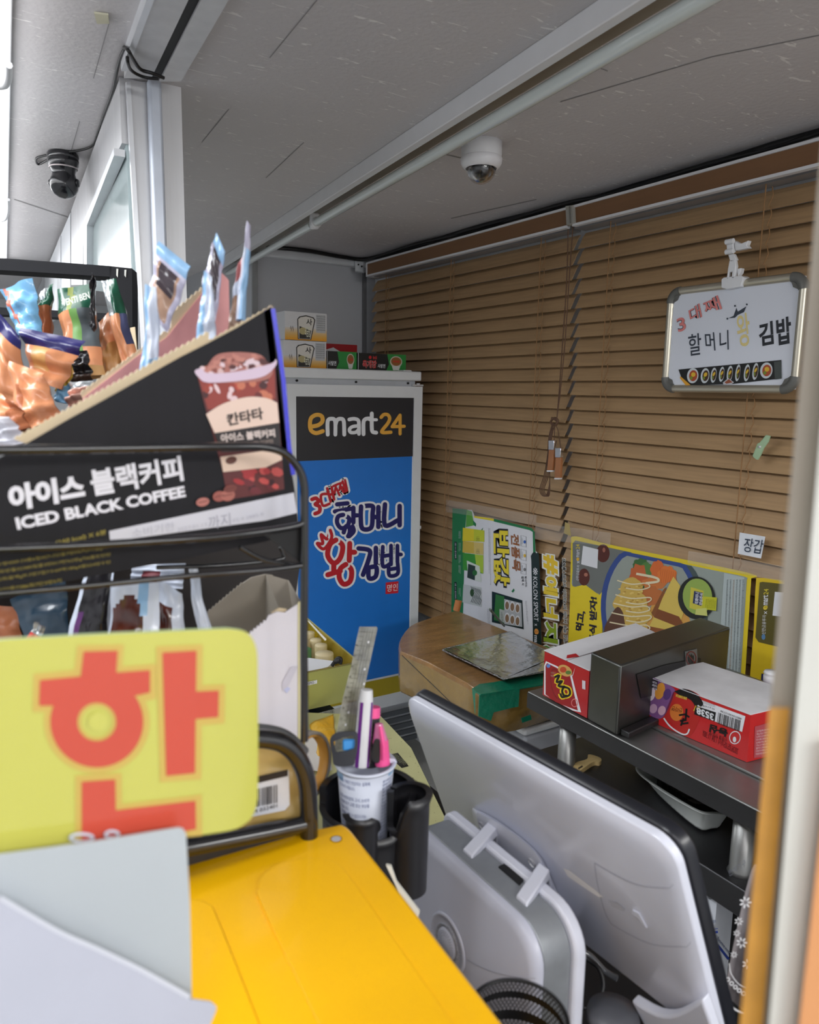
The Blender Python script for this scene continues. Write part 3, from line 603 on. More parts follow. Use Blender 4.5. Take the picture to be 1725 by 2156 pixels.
for cx, cy, rx, ry, c in ((1345, 1225, 20, 40, (196, 100, 52)), (1384, 1198, 14, 18, (214, 106, 48)), (1404, 1210, 20, 18, (222, 120, 52)), (1350, 1192, 18, 16, (60, 104, 50)), (1360, 1200, 14, 16, (84, 128, 62)), (1344, 1202, 9, 12, (40, 78, 40)), (1378, 1228, 26, 14, (206, 120, 60)), (1370, 1255, 28, 20, (190, 110, 56)), (1362, 1240, 10, 16, (52, 88, 44))): blob(cx, cy, rx, ry, C3(c), .0024 + cy * 1e-7 + cx * 1e-7, .12)
for i in range(9): mb.pline(q2, [(1390 + i * 4, 1196 + i), (1394 + i * 4, 1228)], .7, C3((190, 92, 40)), .0029)
mb.pp(q2, pcl([(1418, 1214), (1432, 1232), (1440, 1290), (1422, 1345), (1375, 1352), (1350, 1350), (1372, 1310), (1395, 1260)]), C3((218, 190, 92)), .0030)
mb.pp(q2, pcl([(1385, 1282), (1430, 1298), (1438, 1312), (1428, 1320), (1378, 1300)]), C3((128, 72, 34)), .0032); mb.pp(q2, pcl([(1365, 1318), (1425, 1330), (1424, 1342), (1362, 1334)]), C3((142, 82, 40)), .0032)
mb.pp(q2, pcl([(1398, 1240), (1404, 1236), (1388, 1278), (1378, 1300), (1372, 1290)]), C3((136, 82, 40)), .0031)
for cx, cy, rx, ry in ((1330, 1240, 24, 24), (1328, 1270, 36, 26), (1340, 1295, 32, 24), (1332, 1330, 32, 30)): blob(cx, cy, rx, ry, C3((208, 174, 84)), .0033 + cx * 1e-7 + cy * 1e-7, .06)
for i in range(60): blob(rnd.uniform(1305, 1360), rnd.uniform(1228, 1345), 3, 2, C3(rnd.choice([(226, 196, 110), (186, 146, 62)])), .0036 + i * 1e-6, .2, 0, 7)
mb.pp(q2, pcl(c2([(1300, 1278), (1312, 1290), (1318, 1320), (1335, 1360), (1325, 1400), (1275, 1400), (1272, 1330), (1284, 1300)], 4, True)), C3((92, 58, 40)), .0038)
for i, y in enumerate((1222, 1252, 1270, 1290, 1310, 1330)):
    mb.pline(q2, c2([(1300 - i * 4, y), (1330, y + 8), (1360 + (i % 2) * 8, y + 6), (1368, y + 14), (1345, y + 20), (1318, y + 16)], 5), 2.6, C3((228, 216, 178)), .0042 + i * 1e-5)
mb.pline(q2, c2([(1340, 1208), (1380, 1216), (1386, 1224), (1360, 1228)], 5), 5, C3((226, 214, 180)), .0044)
mb.pp(q2, ell(1467, 1259, 39, 45, -.1), C3((22, 26, 24)), .0040); mb.pe(q2, 1469, 1256, 31, 38, C3((150, 176, 84)), .0044, -5); mb.pp(q2, [(1455, 1236), (1482, 1244), (1478, 1288), (1452, 1280)], C3((206, 196, 70)), .0047); mb.pp(q2, [(1462, 1244), (1480, 1248), (1477, 1276), (1459, 1270)], C3((38, 48, 88)), .0049)
mb.text(q2, '직화미니', (1471, 1273), (1473, 1248), (1463, 1271), WH, .0052, .03); mb.text(q2, '안심주식', (1479, 1275), (1481, 1250), (1472, 1273), WH, .0052, .03)
mb.pp(q2, [(1481, 1256), (1510, 1258), (1508, 1286), (1478, 1282)], C3((196, 196, 44)), .0050); mb.pp(q2, [(1466, 1282), (1488, 1280), (1490, 1297), (1464, 1294)], C3((206, 210, 120)), .0051); mb.lines(q2, (1506, 1282), (1508, 1260), (1484, 1280), 6, 8, C3((120, 120, 30)), .0053)
mb.pp(q2, [(1525, 1206), (1568, 1216), (1556, 1470), (1508, 1470)], C3((176, 188, 188)), .0012)
for i in range(6): mb.lines(q2, (1524 + i * 6.6, 1448), (1534.5 + i * 6.6, 1220), (1519 + i * 6.6, 1448), 1, 74, C3((52, 56, 58) if i != 2 else (150, 110, 70)), .0016, seed=i + 9)
mb.text(q2, 'R', (1494, 1420), (1494, 1405), (1484, 1420), C3((30, 30, 30)), .0018)
prop(mb.build('food_poster'), 'yellow edged food poster with rice plate behind the steel machine', 'poster')
# right poster
mb = MB(); out = c2([(1588, 1320), (1592, 1228), (1600, 1217), (1650, 1222), (1720, 1232)], 4) + [(1720, 1470), (1576, 1470)]
mb.slab([q2.px(*p) for p in out], (.0008, 0, 0), C3((222, 190, 34)))
mb.pp(q2, c2([(1600, 1228), (1606, 1225), (1650, 1230), (1710, 1238)], 2) + [(1706, 1370), (1640, 1362), (1598, 1352), (1591, 1342)], C3((92, 84, 34)), .0008)
mb.text(q2, 'e', (1616, 1284), (1617, 1275), (1607, 1284), C3((226, 200, 60)), .0012, .03); mb.text(q2, 'mart', (1617, 1274), (1618, 1253), (1606, 1274), WH, .0012, .02); mb.text(q2, '24', (1618, 1252), (1619, 1240), (1608, 1252), C3((226, 210, 60)), .0012)
mb.text(q2, '신한금융투자', (1612, 1336), (1614, 1295), (1604, 1335), WH, .0012); mb.text(q2, '×', (1616, 1293), (1616, 1287), (1609, 1293), WH, .0012); mb.pe(q2, 1608, 1341, 4, 6, C3((90, 130, 170)), .0012)
mb.pp(q2, [(1632, 1246), (1680, 1250), (1676, 1302), (1627, 1296)], WH, .0012)
mb.pp(q2, [(1604, 1418), (1640, 1424), (1636, 1450), (1602, 1444)], C3((36, 40, 90)), .001)
prop(mb.build('yellow_poster'), 'yellow poster half hidden by the blurred jamb at right', 'poster')
m_tape = mat('clear_tape', (236, 232, 224), .12, var=0, trans=.0, alpha=.10, coat=1, bump=.6, bscale=120)
def tape(label, pts, pl=PX(1.649), m=m_tape, name='clear_tape'):
    mb = MB(); mb.slab([pl.px(*p) for p in pts], (.0004, 0, 0), m); return prop(mb.build(name), label, 'tape')
tape('glossy clear tape above the left corner of the food poster', [(1128, 1100), (1286, 1122), (1285, 1150), (1126, 1135)])
tape('crinkled clear tape along the top right edge of the food poster', [(1450, 1160), (1650, 1192), (1650, 1225), (1448, 1185)])
tape('clear tape over the top edge of the green poster', [(940, 1052), (1130, 1085), (1129, 1106), (940, 1078)])
tape('scrap of yellowish masking tape above the left corner of the food poster', [(1190, 1099), (1199, 1103), (1203, 1129), (1188, 1123)], m=mat('masking_tape', (176, 156, 98), .6), name='masking_tape')
# ------------------------------------------------------------ display fridge
YF = 2.45; fp = PY(YF); fx0, fx1 = 1.027, 1.580; zt_, zb_ = 1.569, .32
fr = thing('display_fridge', 'tall narrow white drinks fridge with blue and black printed door', 'fridge', ((fx0 + fx1) / 2, 2.75, .15))
MB().box((fx0 - .005, YF + .03, .15), (fx1 - .012, 3.06, 1.585), m_whitem).build('body', fr, bevel=.006)
MB().box((fx0 - .035, YF - .005, 1.590), (1.572, 3.07, 1.625), m_whitem).build('top_cover', fr, bevel=.005)
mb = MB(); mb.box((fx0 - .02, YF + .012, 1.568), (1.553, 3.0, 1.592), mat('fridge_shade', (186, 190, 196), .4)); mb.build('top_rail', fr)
for x in (1.07, 1.30, 1.52): MB().lathe((x, YF + .012, 1.581), [(0, .006), (.004, .006), (.004, 0)], m_black, (0, -1, 0), 10).build('screw', fr)
mb = MB(); mb.box((1.535, YF - .005, 1.571), (1.58, YF + .02, 1.577), m_steel); mb.lathe((1.56, YF + .0, 1.577), [(0, .005), (.007, .005), (.007, 0)], m_steel, (0, 0, 1), 12); mb.build('hinge', fr)
dr = MB(); fw_ = .036
for a, c in (((fx0, zb_), (fx0 + fw_, zt_)), ((fx1 - fw_, zb_), (fx1, zt_)), ((fx0 + fw_, zt_ - fw_ - .006), (fx1 - fw_, zt_)), ((fx0 + fw_, zb_), (fx1 - fw_, zb_ + .05))): dr.box((a[0], YF, a[1]), (c[0], YF + .035, c[1]), m_whitem)
dr_ = dr.build('door_frame', fr)
MB().box((fx0 + .03, YF + .004, zb_ + .02), (fx1 - .03, YF + .006, zt_ - .03), m_whitem).build('rubber_gasket', dr_)
MB().box((1.581, YF + .01, 1.02), (1.592, YF + .03, 1.032), m_white).build('door_stop', fr)
xi0, xi1, zi0, zi1 = fx0 + .037, fx1 - .037, zb_ + .05, zt_ - .042
fq = PY(YF + .003); mb = MB()
zbk = fp.px(750, 967).z; zye = fp.px(775, 1432).z
BL_, BK_ = C3((34, 120, 212), rough=.35), C3((46, 47, 52), rough=.35)
mb.slab([(xi0, YF + .003, zbk), (xi1, YF + .003, zbk + .003), (xi1, YF + .003, zi1), (xi0, YF + .003, zi1)], (0, .002, 0), BK_)
mb.slab([(xi0 + .004, YF + .0025, zye), (xi1 - .003, YF + .0025, zye), (xi1 - .003, YF + .0025, zbk + .003), (xi0 + .004, YF + .0025, zbk)], (0, .002, 0), BL_)
mb.slab([(xi0, YF + .003, zye - .008), (xi1, YF + .003, zye - .008), (xi1, YF + .003, zye), (xi0, YF + .003, zye)], (0, .002, 0), WH)
mb.slab([(xi0, YF + .003, zi0), (xi1, YF + .003, zi0), (xi1, YF + .003, zye - .008), (xi0, YF + .003, zye - .008)], (0, .002, 0), C3((176, 156, 30)))
GO, WW = C3((238, 178, 72)), C3((240, 242, 246))
sk = lambda x, y: (550 + x / 4.3125, 750 + y / 4.3125)       # coordinates read from an enlargement
def st(pts, w, m, o=.0022, cl=False, n=7): mb.stroke(fq, c2([sk(*p) for p in pts], n, cl), (w + 3) / 4.3125, m, o)
st([(455, 640), (520, 625), (557, 590), (550, 545), (505, 532), (455, 560), (443, 620), (455, 675), (500, 698), (560, 680)], 34, GO)
st([(605, 712), (605, 590), (640, 568), (672, 590), (674, 712)], 32, WW); st([(676, 620), (690, 580), (722, 568), (750, 590), (755, 712)], 32, WW, .0024)
st([(800, 575), (840, 568), (880, 580), (888, 620), (888, 706)], 30, WW); st([(885, 632), (830, 640), (802, 665), (815, 692), (860, 690), (886, 665)], 28, WW, .0024)
st([(930, 708), (930, 600), (950, 570), (985, 565)], 32, WW); st([(1005, 520), (1005, 640), (1012, 685), (1045, 694)], 32, WW, .0024); st([(985, 577), (1048, 577)], 24, WW, .0026, n=2)
st([(1090, 555), (1115, 530), (1150, 532), (1168, 565), (1150, 610), (1095, 688), (1178, 690)], 28, GO, n=5); st([(1262, 705), (1262, 535), (1190, 640), (1300, 636)], 26, GO, n=1)
# brand lettering on the blue field: strokes with a white edge, bold characters over it
NV, RD, RD2 = C3((30, 26, 100)), C3((192, 28, 42)), C3((212, 34, 50))
WD = []
def word(strokes, w, m, ow=30):
    w = w * (1.08 if m is NV else .98)
    for s_ in strokes: st(s_, w + 36, WW, .0010, n=5); WD.append((s_, w, m))
word([[(462, 1300), (500, 1290), (520, 1320), (492, 1345), (530, 1365), (530, 1410), (490, 1430)]], 32, RD)
word([[(610, 1250), (545, 1262), (560, 1355), (620, 1340)], [(600, 1200), (632, 1320)], [(640, 1190), (662, 1300)], [(615, 1262), (650, 1250)]], 22, RD, 36)
word([[(655, 1180), (700, 1160)], [(680, 1170), (668, 1240)], [(685, 1200), (712, 1262)], [(700, 1160), (740, 1148)], [(722, 1155), (712, 1215)], [(722, 1180), (748, 1235)], [(740, 1135), (768, 1230)], [(762, 1125), (782, 1220)], [(745, 1190), (772, 1180)]], 18, RD, 36)
word([[(690, 1345), (785, 1335)], [(670, 1410), (815, 1385)], [(745, 1440), (800, 1475), (780, 1545), (725, 1560), (690, 1510), (700, 1455), (745, 1440)], [(838, 1375), (838, 1510)], [(840, 1445), (875, 1445)], [(750, 1600), (770, 1545), (800, 1550), (805, 1600), (790, 1635)], [(830, 1545), (840, 1590), (800, 1635)]], 34, NV, 34)
word([[(910, 1365), (1010, 1360), (1012, 1430), (1000, 1555), (920, 1565), (905, 1470), (908, 1365)], [(1065, 1370), (1065, 1550)], [(1015, 1460), (1060, 1460)]], 36, NV, 34)
word([[(1125, 1345), (1125, 1535), (1240, 1490)], [(1258, 1360), (1258, 1535)]], 36, NV, 36)
word([[(625, 1570), (600, 1660), (545, 1620), (560, 1700), (510, 1700), (570, 1750), (640, 1650), (628, 1580)]], 26, RD, 34)
word([[(680, 1668), (740, 1720), (720, 1830), (660, 1880), (605, 1810), (625, 1710), (680, 1668)], [(805, 1700), (800, 1855)], [(810, 1780), (850, 1780)], [(660, 1895), (660, 1960)], [(605, 1985), (720, 1950)], [(770, 1890), (820, 1940), (810, 2040), (750, 2070), (710, 2010), (720, 1930), (770, 1890)]], 44, RD, 32)
word([[(885, 1745), (985, 1765), (975, 1850), (925, 1985)], [(1042, 1740), (1042, 1880)], [(975, 1920), (1045, 1915), (1040, 2000), (980, 2015), (975, 1920)]], 36, NV, 32)
word([[(1105, 1730), (1105, 1905), (1180, 1880)], [(1180, 1720), (1180, 1890)], [(1110, 1815), (1175, 1805)], [(1238, 1720), (1238, 1870)], [(1240, 1800), (1270, 1800)], [(1160, 1890), (1165, 1990), (1240, 1975), (1240, 1880)], [(1165, 1935), (1235, 1925)]], 30, NV, 34)
q = [sk(*p) for p in ((1132, 2055), (1248, 2043), (1245, 2150), (1130, 2160))]; mb.pp(fq, q, RD2, .0022); mb.text(fq, '명인', sk(1143, 2140), sk(1238, 2128), sk(1146, 2075), WW, .0026, .0)
for i_, (s_, w_, m_) in enumerate(WD): st(s_, w_, m_, .0016 + i_ * 2e-6, n=5)
prt = mb.build('printed_panel', fr)
# dark vents under the fridge
mb = MB()
for i in range(5): mb.box((fx0 - .1, YF - .01 - .0 * i, .16 + i * .03), (fx1, YF + .0, .178 + i * .03), mat('vent_grey', (84, 88, 92), .4))
mb.build('vent', fr)
# ------------------------------------------------------------ cartons on the fridge
def noodle_box(label, x0, x1, z0, z1, kind, y=YF + .05, dep=.22, group=None, skew=0, part=False):
    p = PY(y); nm = 'noodle_carton'; mb = MB()
    base = {'w': C3((214, 214, 216)), 'g': C3((24, 26, 26)), 'r': C3((176, 26, 34))}[kind]
    mb.slab([(x0, y, z0), (x1, y, z0), (x1, y, z1), (x0, y, z1)], (skew, dep, 0), base)
    def R(u0, v0, u1, v1, m, o=.0006): mb.poly([(lerp(x0, x1, u), y - o, lerp(z0, z1, v)) for u, v in ((u0, v0), (u1, v0), (u1, v1), (u0, v1))], m)
    def Pq(uv, m, o=.0008): mb.poly([(lerp(x0, x1, u), y - o, lerp(z0, z1, v)) for u, v in uv], m)
    def T(s_, u0, v0, u1, v1, m, o=.0014, b=0.0, rot=False):
        vs, fs = textmesh(s_, b); mb.add([(lerp(x0, x1, lerp(u0, u1, a)), y - o, lerp(z0, z1, lerp(v0, v1, c))) for a, c in vs], fs, m)
    if kind == 'w':
        for i in range(8): R(0, 0 + i * .055, 1, .055 + i * .055, C3((lerp(232, 216, i / 7), int(lerp(160, 206, i / 7)), int(lerp(36, 190, i / 7))) if False else (int(lerp(232, 218, i / 7)), int(lerp(160, 208, i / 7)), int(lerp(36, 196, i / 7)))))
        Pq([(.30, .03), (.62, .03), (.72, .75), (.68, .84), (.5, .90), (.34, .84), (.29, .75)], C3((40, 36, 34)), .0009); Pq([(.32, .05), (.60, .05), (.695, .74), (.66, .81), (.5, .86), (.36, .81), (.31, .74)], C3((218, 214, 206)), .0012)
        Pq([(.33, .06), (.59, .06), (.62, .36), (.34, .50)], C3((44, 42, 38)), .0014); mb.add(*[[(lerp(x0, x1, .42 + .09 * math.cos(t)), y - .0017, lerp(z0, z1, .33 + .13 * math.sin(t))) for t in [k * .4 for k in range(16)]], [tuple(range(16))]], C3((180, 168, 120)))
        T('사', .50, .55, .64, .78, C3((30, 26, 24)), .0018, .02); T('리곰탕', .47, .12, .60, .50, C3((222, 222, 200)), .0018, .02)
        R(.74, .30, .97, .95, C3((188, 190, 192)), .0009)
        for i in range(7): T('원재료명및함량표시제품', .75, .86 - i * .08, .96, .91 - i * .08, C3((84, 86, 90)), .0012)
        T('↑↑', .12, .25, .20, .50, C3((60, 44, 20)), .0012)
    if kind == 'g':
        Pq([(0, 0), (.0, .97), (.50, .97), (.50, 0)], C3((36, 128, 62))) if False else None
        Pq([(.58, 0), (.64, .4), (.60, 1), (1, 1), (1, 0)] if not part else [(.30, 0), (.40, .4), (.34, 1), (1, 1), (1, 0)], C3((44, 140, 62))); R(.0, .0, .01, 1, WH)
        mb.add([(lerp(x0, x1, .79 + .13 * math.cos(t)), y - .0009, lerp(z0, z1, .56 + .34 * math.sin(t))) for t in [k * .3 for k in range(21)]], [tuple(range(21))], C3((206, 200, 186)))
        Pq([(.70, .3), (.88, .3), (.85, .05), (.73, .05)], C3((216, 216, 212)), .0010); mb.add([(lerp(x0, x1, .79 + .11 * math.cos(t)), y - .0012, lerp(z0, z1, .58 + .26 * math.sin(t))) for t in [k * .3 for k in range(21)]], [tuple(range(21))], C3((150, 96, 50)))
        T('육개장', .72, .5, .86, .64, C3((214, 36, 36)), .0016, .03)
        for c, b, o in (() if part else (((226, 220, 214), .05, .001), ((198, 32, 36), .03, .0014))): T('육개장', .09, .12, .38, .60, C3(c), o, b)
        T('사발면', *((.03, .2, .30, .46) if part else (.40, .16, .56, .40)), WH, .0014, .02)
        if not part: T('농심', .30, .66, .38, .86, C3((214, 60, 60)), .0014, .03); mb.add([(lerp(x0, x1, .245 + .03 * math.cos(t)), y - .0014, lerp(z0, z1, .76 + .10 * math.sin(t))) for t in [k * .4 for k in range(16)]], [tuple(range(16))], C3((198, 32, 36)))
    if kind == 'h':
        pass
    return prop(mb.build(nm, bevel=0), label, 'carton', group)
fy = YF + .05; f5 = PY(fy)
def X(px_, py_=740): return f5.px(px_, py_).x
def Zz(py_, px_=740): return f5.px(px_, py_).z
G_ = 'noodle cartons on the fridge'
noodle_box('white and yellow noodle carton standing directly on the fridge top', X(597), X(687), 1.625, Zz(723), 'w', group=G_)
noodle_box('white and yellow noodle carton, upper one of the stack on the fridge', X(600, 690), X(688, 690), Zz(722), Zz(665), 'w', group=G_)
noodle_box('black and green carton with white bowl pictured, right end of fridge top', X(754), X(855), 1.625, Zz(742), 'g', group=G_)
noodle_box('green and black carton between the white cartons and the lettered one', X(690), X(752), 1.625, Zz(741), 'g', y=fy + .004, group=G_, dep=.16, part=True)
mb = MB(); mb.box((X(693), fy + .23, 1.625), (X(693) + .235, fy + .38, Zz(724) + .012), C3((176, 26, 34))); mb.poly([(X(693) + .08, fy + .2295, 1.70), (X(693) + .16, fy + .2295, 1.70), (X(693) + .13, fy + .2295, 1.715)], WH)
prop(mb.build('noodle_carton'), 'red carton lying behind the green cartons on the fridge', 'carton', G_)
mb = MB(); mb.box((1.50, YF + .01, 1.625), (1.535, YF + .05, 1.629), m_white); prop(mb.build('plastic_tab'), 'little flat white tab on the front corner of the fridge top', 'tab')
# ------------------------------------------------------------ steel shelf over the prep counter
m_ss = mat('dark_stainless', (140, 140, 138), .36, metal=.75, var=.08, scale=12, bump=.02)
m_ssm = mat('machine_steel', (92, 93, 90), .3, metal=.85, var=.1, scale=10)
m_ssd = mat('shaded_stainless', (70, 70, 72), .35, metal=.8, var=.08, scale=12)  # darker copy of the shelf steel, shade put into its colour
sh = thing('steel_shelf', 'two-tier stainless steel shelf with round posts below the food poster', 'shelf', (1.33, .7, .70))
XF, Y1, Y0 = 1.075, 1.215, -.1
MB().box((XF, Y0, .862), (1.60, Y1, .900), m_ss).build('top_deck', sh, bevel=.003)
MB().box((XF - .0015, Y0, .863), (XF + .001, Y1 - .002, .8975), m_ssd).build('front_lip_shade', sh)  # thin dark skin that paints shade on the deck's front edge
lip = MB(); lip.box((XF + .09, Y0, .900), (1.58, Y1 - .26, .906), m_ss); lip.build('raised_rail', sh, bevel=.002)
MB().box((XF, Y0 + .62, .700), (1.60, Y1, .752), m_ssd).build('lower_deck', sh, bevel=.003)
for x, y in ((XF + .04, Y1 - .09), (XF + .04, .70), (XF + .30, Y1 - .09), (XF + .30, .70)):
    MB().lathe((x, y, .752), [(.0, 0), (.022, 0), (.019, .006), (.0185, .11), (0, .11)], m_ss, n=24).build('post', sh)
for x, y in ((XF + .115, .955), (XF + .118, .71)): MB().lathe((x, y, .906), [(.007, 0), (.007, .006), (.004, .009), (0, .009)], m_steel, n=12).build('bolt', sh)
wn = MB(); c = Vector((XF + .14, .69, .906)); wn.lathe(c, [(.006, 0), (.005, .007), (0, .008)], m_steel, n=12); wn.tube([c + Vector((0, -.004, .004)), c + Vector((0, -.012, .012)), c + Vector((0, -.013, .017))], .0012, m_steel, 6); wn.tube([c + Vector((0, .004, .004)), c + Vector((0, .012, .012)), c + Vector((0, .013, .017))], .0012, m_steel, 6); wn.build('wing_nut', sh)
pl_ = Pl((0, Y0 + .62 - .001, 0), (0, 1, 0)); mb = MB(); lx = XF + .012
mb.poly([(lx, Y0 + .619, .705), (lx + .07, Y0 + .619, .705), (lx + .07, Y0 + .619, .745), (lx, Y0 + .619, .745)], C3((30, 32, 40)))
mb.text(pl_, '한식기구', (1536, 1846), (1572, 1822), (1533, 1833), C3((96, 100, 110)), .001)
mb.build('maker_label', sh)
# counter beneath the shelf
MB().box((1.36, -.5, 0), (1.62, 1.10, .64), mat('dark_cabinet', (42, 42, 44), .4, metal=.3)).build('counter_cabinet', label='dark steel counter cabinet in shade below the shelf', cat='cabinet')
# ------------------------------------------------------------ chest freezer and wrapped carton
mb = MB(); mb.box((1.325, 1.50, 0), (1.64, 1.92, .615), mat('freezer_grey', (182, 186, 194), .35, var=.03)); fz = mb
fzt = thing('chest_freezer', 'grey white chest freezer beneath the brown tape wrapped carton', 'freezer', (1.4, 1.8, 0))
fz.build('body', fzt, bevel=.012, seg=3); MB().box((1.32, 1.495, .617), (1.64, 1.925, .640), m_whitem).build('lid', fzt, bevel=.008)
m_kraft = mat('taped_kraft', (150, 112, 68), .28, var=.22, scale=7, stretch=(1, 4, 1), bump=.25, bscale=35, coat=.4)
m_kraft2 = mat('taped_kraft_side', (142, 112, 54), .25, var=.25, scale=9, bump=.4, bscale=28, coat=.5)
wc = thing('wrapped_carton', 'low brown cardboard carton wrapped in glossy tape beside the fridge', 'carton', (1.35, 1.8, .645))
zt1, zb1 = .775, .645
top = [PZ(zt1).px(*p) for p in c2([(843, 1372), (840, 1350), (862, 1318), (900, 1302), (962, 1284)], 3)] + [PZ(zt1).px(*p) for p in ((1230, 1392), (1214, 1414), (1120, 1440), (1095, 1446), (1010, 1458), (985, 1440), (900, 1395))]
ctr = sum(top, Vector()) / len(top); N = len(top); rings = []
for z, k in ((zt1, .97), (zt1 - .004, .992), (zt1 - .012, 1.0), (zt1 - .07, .995), (zb1 + .006, .985), (zb1, .965)):
    rings.append([Vector((ctr.x + (p.x - ctr.x) * k + .002 * noise.noise(p * 30), ctr.y + (p.y - ctr.y) * k, z + (.003 * noise.noise(p * 20) if z < zt1 else 0))) for p in top])
mb = MB(); vs = [p for r in rings for p in r]
mb.add(vs, [(i * N + k, i * N + (k + 1) % N, (i + 1) * N + (k + 1) % N, (i + 1) * N + k) for i in range(2) for k in range(N)], m_kraft, True)
mb.add(vs, [(i * N + k, i * N + (k + 1) % N, (i + 1) * N + (k + 1) % N, (i + 1) * N + k) for i in range(2, 5) for k in range(N)], m_kraft2, True)
mb.add(rings[0], [tuple(range(N))], m_kraft); mb.add(rings[-1], [tuple(range(N))], m_kraft2)
mb.build('box', wc)
m_gt = mat('green_tape', (14, 122, 92), .3, var=.10, scale=30, bump=.3, bscale=60, coat=.3)
kt, kf = PZ(zt1 + .0012), None
mb = MB(); T_ = [(994, 1450), (1010, 1440), (1040, 1436), (1150, 1416), (1160, 1424), (1150, 1440), (1095, 1449), (1012, 1462)]
mb.slab([kt.px(*p) for p in T_], (0, 0, -.003), m_gt)
pa, pb, pc_ = PZ(zt1).px(1010, 1459), PZ(zt1).px(1095, 1449), PZ(zt1).px(1152, 1438)
sd = lambda a, b: P3(a, b, b + Vector((0, 0, -.1)))
f1, f2, f0 = sd(pa, pb), sd(pb, pc_), sd(PZ(zt1).px(900, 1395), PZ(zt1).px(990, 1444))
mb.slab([f1.px(x, y, .004) for x, y in ((1010, 1460), (1095, 1449), (1092, 1488), (1080, 1490), (1040, 1500), (1034, 1518), (1008, 1508))], Vector((0, 0.002, 0)), m_gt)
mb.slab([f0.px(x, y, .004) for x, y in ((994, 1450), (1012, 1460), (1008, 1508), (1000, 1502))], Vector((0.001, 0, 0)), m_gt)
mb.build('green_tape', wc)
mb = MB(); mb.slab([f2.px(x, y, .003) for x, y in ((1098, 1512), (1118, 1505), (1120, 1515), (1100, 1522))], (0, .001, 0), m_gt); mb.build('green_tape', wc)
mb = MB(); mb.tube(curve([P(847, 1380, 2.00), P(880, 1412, 1.93), P(925, 1455, 1.84), P(960, 1490, 1.78), P(1000, 1530, 1.72)], 6), .0012, C3((46, 36, 22)), 5); mb.build('seam', wc)
# wooden peg standing behind it
MB_ = MB().tube([P(961, 1286, 2.42), P(966, 1264, 2.42)], .011, mat('orange_wood', (168, 104, 50), .5), 12); prop(MB_.build('wooden_stick'), 'short orange brown stick end at the back corner of the wrapped carton', 'stick')
prop(MB().tube([P(1032, 1283, 2.12), PZ(.777).px(1062, 1318)], .0035, C3((70, 84, 74)), 8).build('thin_rod'), 'thin grey rod leaning behind the wrapped carton', 'rod')
# foil sheets
m_foil = mat('foil', (214, 216, 218), .22, metal=1, var=.03, bump=.55, bscale=22); m_foile = mat('foil_edge', (206, 206, 208), .2, metal=1, var=.35, scale=160, bump=1, bscale=160)
fo = [(933, 1368), (1075, 1330), (1085, 1336), (1152, 1372), (1150, 1408), (1142, 1414), (1062, 1430)]
mb = MB(); z0 = zt1 + .003
for k in range(9):
    pz = PZ(z0 + k * .0022 + .0018); mb.slab([pz.px(x + math.sin(k * 5 + i) * 2.0, y + math.cos(k * 3 + i * 2) * 1.6) for i, (x, y) in enumerate(fo)], (0, 0, -.0012), m_foile if k < 8 else m_foil, m_foile)
pz = PZ(z0 + .0205); g = []; A, B_, Cc, D = [pz.px(*p) for p in ((935, 1367), (1076, 1330), (1156, 1388), (1062, 1428))]
for j in range(15):
    for i in range(15):
        u, v = i / 14, j / 14; p = lerp(lerp(A, B_, u), lerp(D, Cc, u), v); p.z += .0015 * noise.noise(p * 25) + .002 * noise.noise(Vector((p.x * 9, p.y * 30, 0))); g.append(p)
mb.add(g, [(j * 15 + i, j * 15 + i + 1, (j + 1) * 15 + i + 1, (j + 1) * 15 + i) for j in range(14) for i in range(14)], m_foil, True)
prop(mb.build('foil_sheets'), 'stack of cut aluminium foil sheets lying on the wrapped carton', 'foil')
# ------------------------------------------------------------ red noodle carton with open white flaps (left)
RDb = C3((176, 22, 34), rough=.3, coat=.3); WHb = mat('white_board', (222, 222, 226), .5, var=.02)
def carton(t, tl, tr, fl, fr, bk, h, top=WHb):
    pass
zs = .9065; jt = thing('red_noodle_carton', 'red noodle carton with yellow lettering, left of the steel machine', 'carton', (1.2, 1.1, zs))
a, b_ = PZ(zs).px(1143, 1463), PZ(zs).px(1236, 1512); u_ = (b_ - a); hgt = .098
v_ = Vector((.30, .02, 0))
mb = MB(); mb.slab([a, b_, b_ + Vector((0, 0, hgt)), a + Vector((0, 0, hgt))], v_, RDb)
fp1 = P3(a, b_, a + Vector((0, 0, .1)))
mb.pp(fp1, [(1146, 1402), (1150, 1392), (1172, 1402), (1204, 1420), (1224, 1500), (1206, 1496), (1146, 1462)], WHb, .0006)
mb.pp(fp1, [(1149, 1402), (1152, 1396), (1172, 1406), (1200, 1420), (1217, 1496), (1200, 1490), (1170, 1478), (1149, 1462)], C3((150, 22, 28)), .0009)
mb.pe(fp1, 1190, 1412, 16, 11, C3((206, 160, 90)), .0011, 30); mb.pe(fp1, 1186, 1410, 7, 6, C3((190, 70, 40)), .0013); mb.pe(fp1, 1197, 1416, 6, 4, C3((90, 120, 50)), .0013); mb.pe(fp1, 1172, 1440, 12, 34, C3((126, 16, 22)), .0010, -10, hole=.85)
mb.pe(fp1, 1155, 1402, 4, 4, C3((90, 130, 200)), .0012)
for o_, m_, w_ in ((.0013, C3((236, 206, 40)), 10), (.0017, C3((16, 14, 14)), 4.5)):
    for s_ in ([(1168, 1426), (1178, 1422), (1172, 1436), (1184, 1434), (1176, 1444), (1190, 1446)], [(1186, 1446), (1198, 1450), (1200, 1462), (1190, 1466), (1184, 1456), (1187, 1447)], [(1180, 1460), (1184, 1468), (1194, 1464)]): mb.pline(fp1, c2(s_, 4), w_, m_, o_)
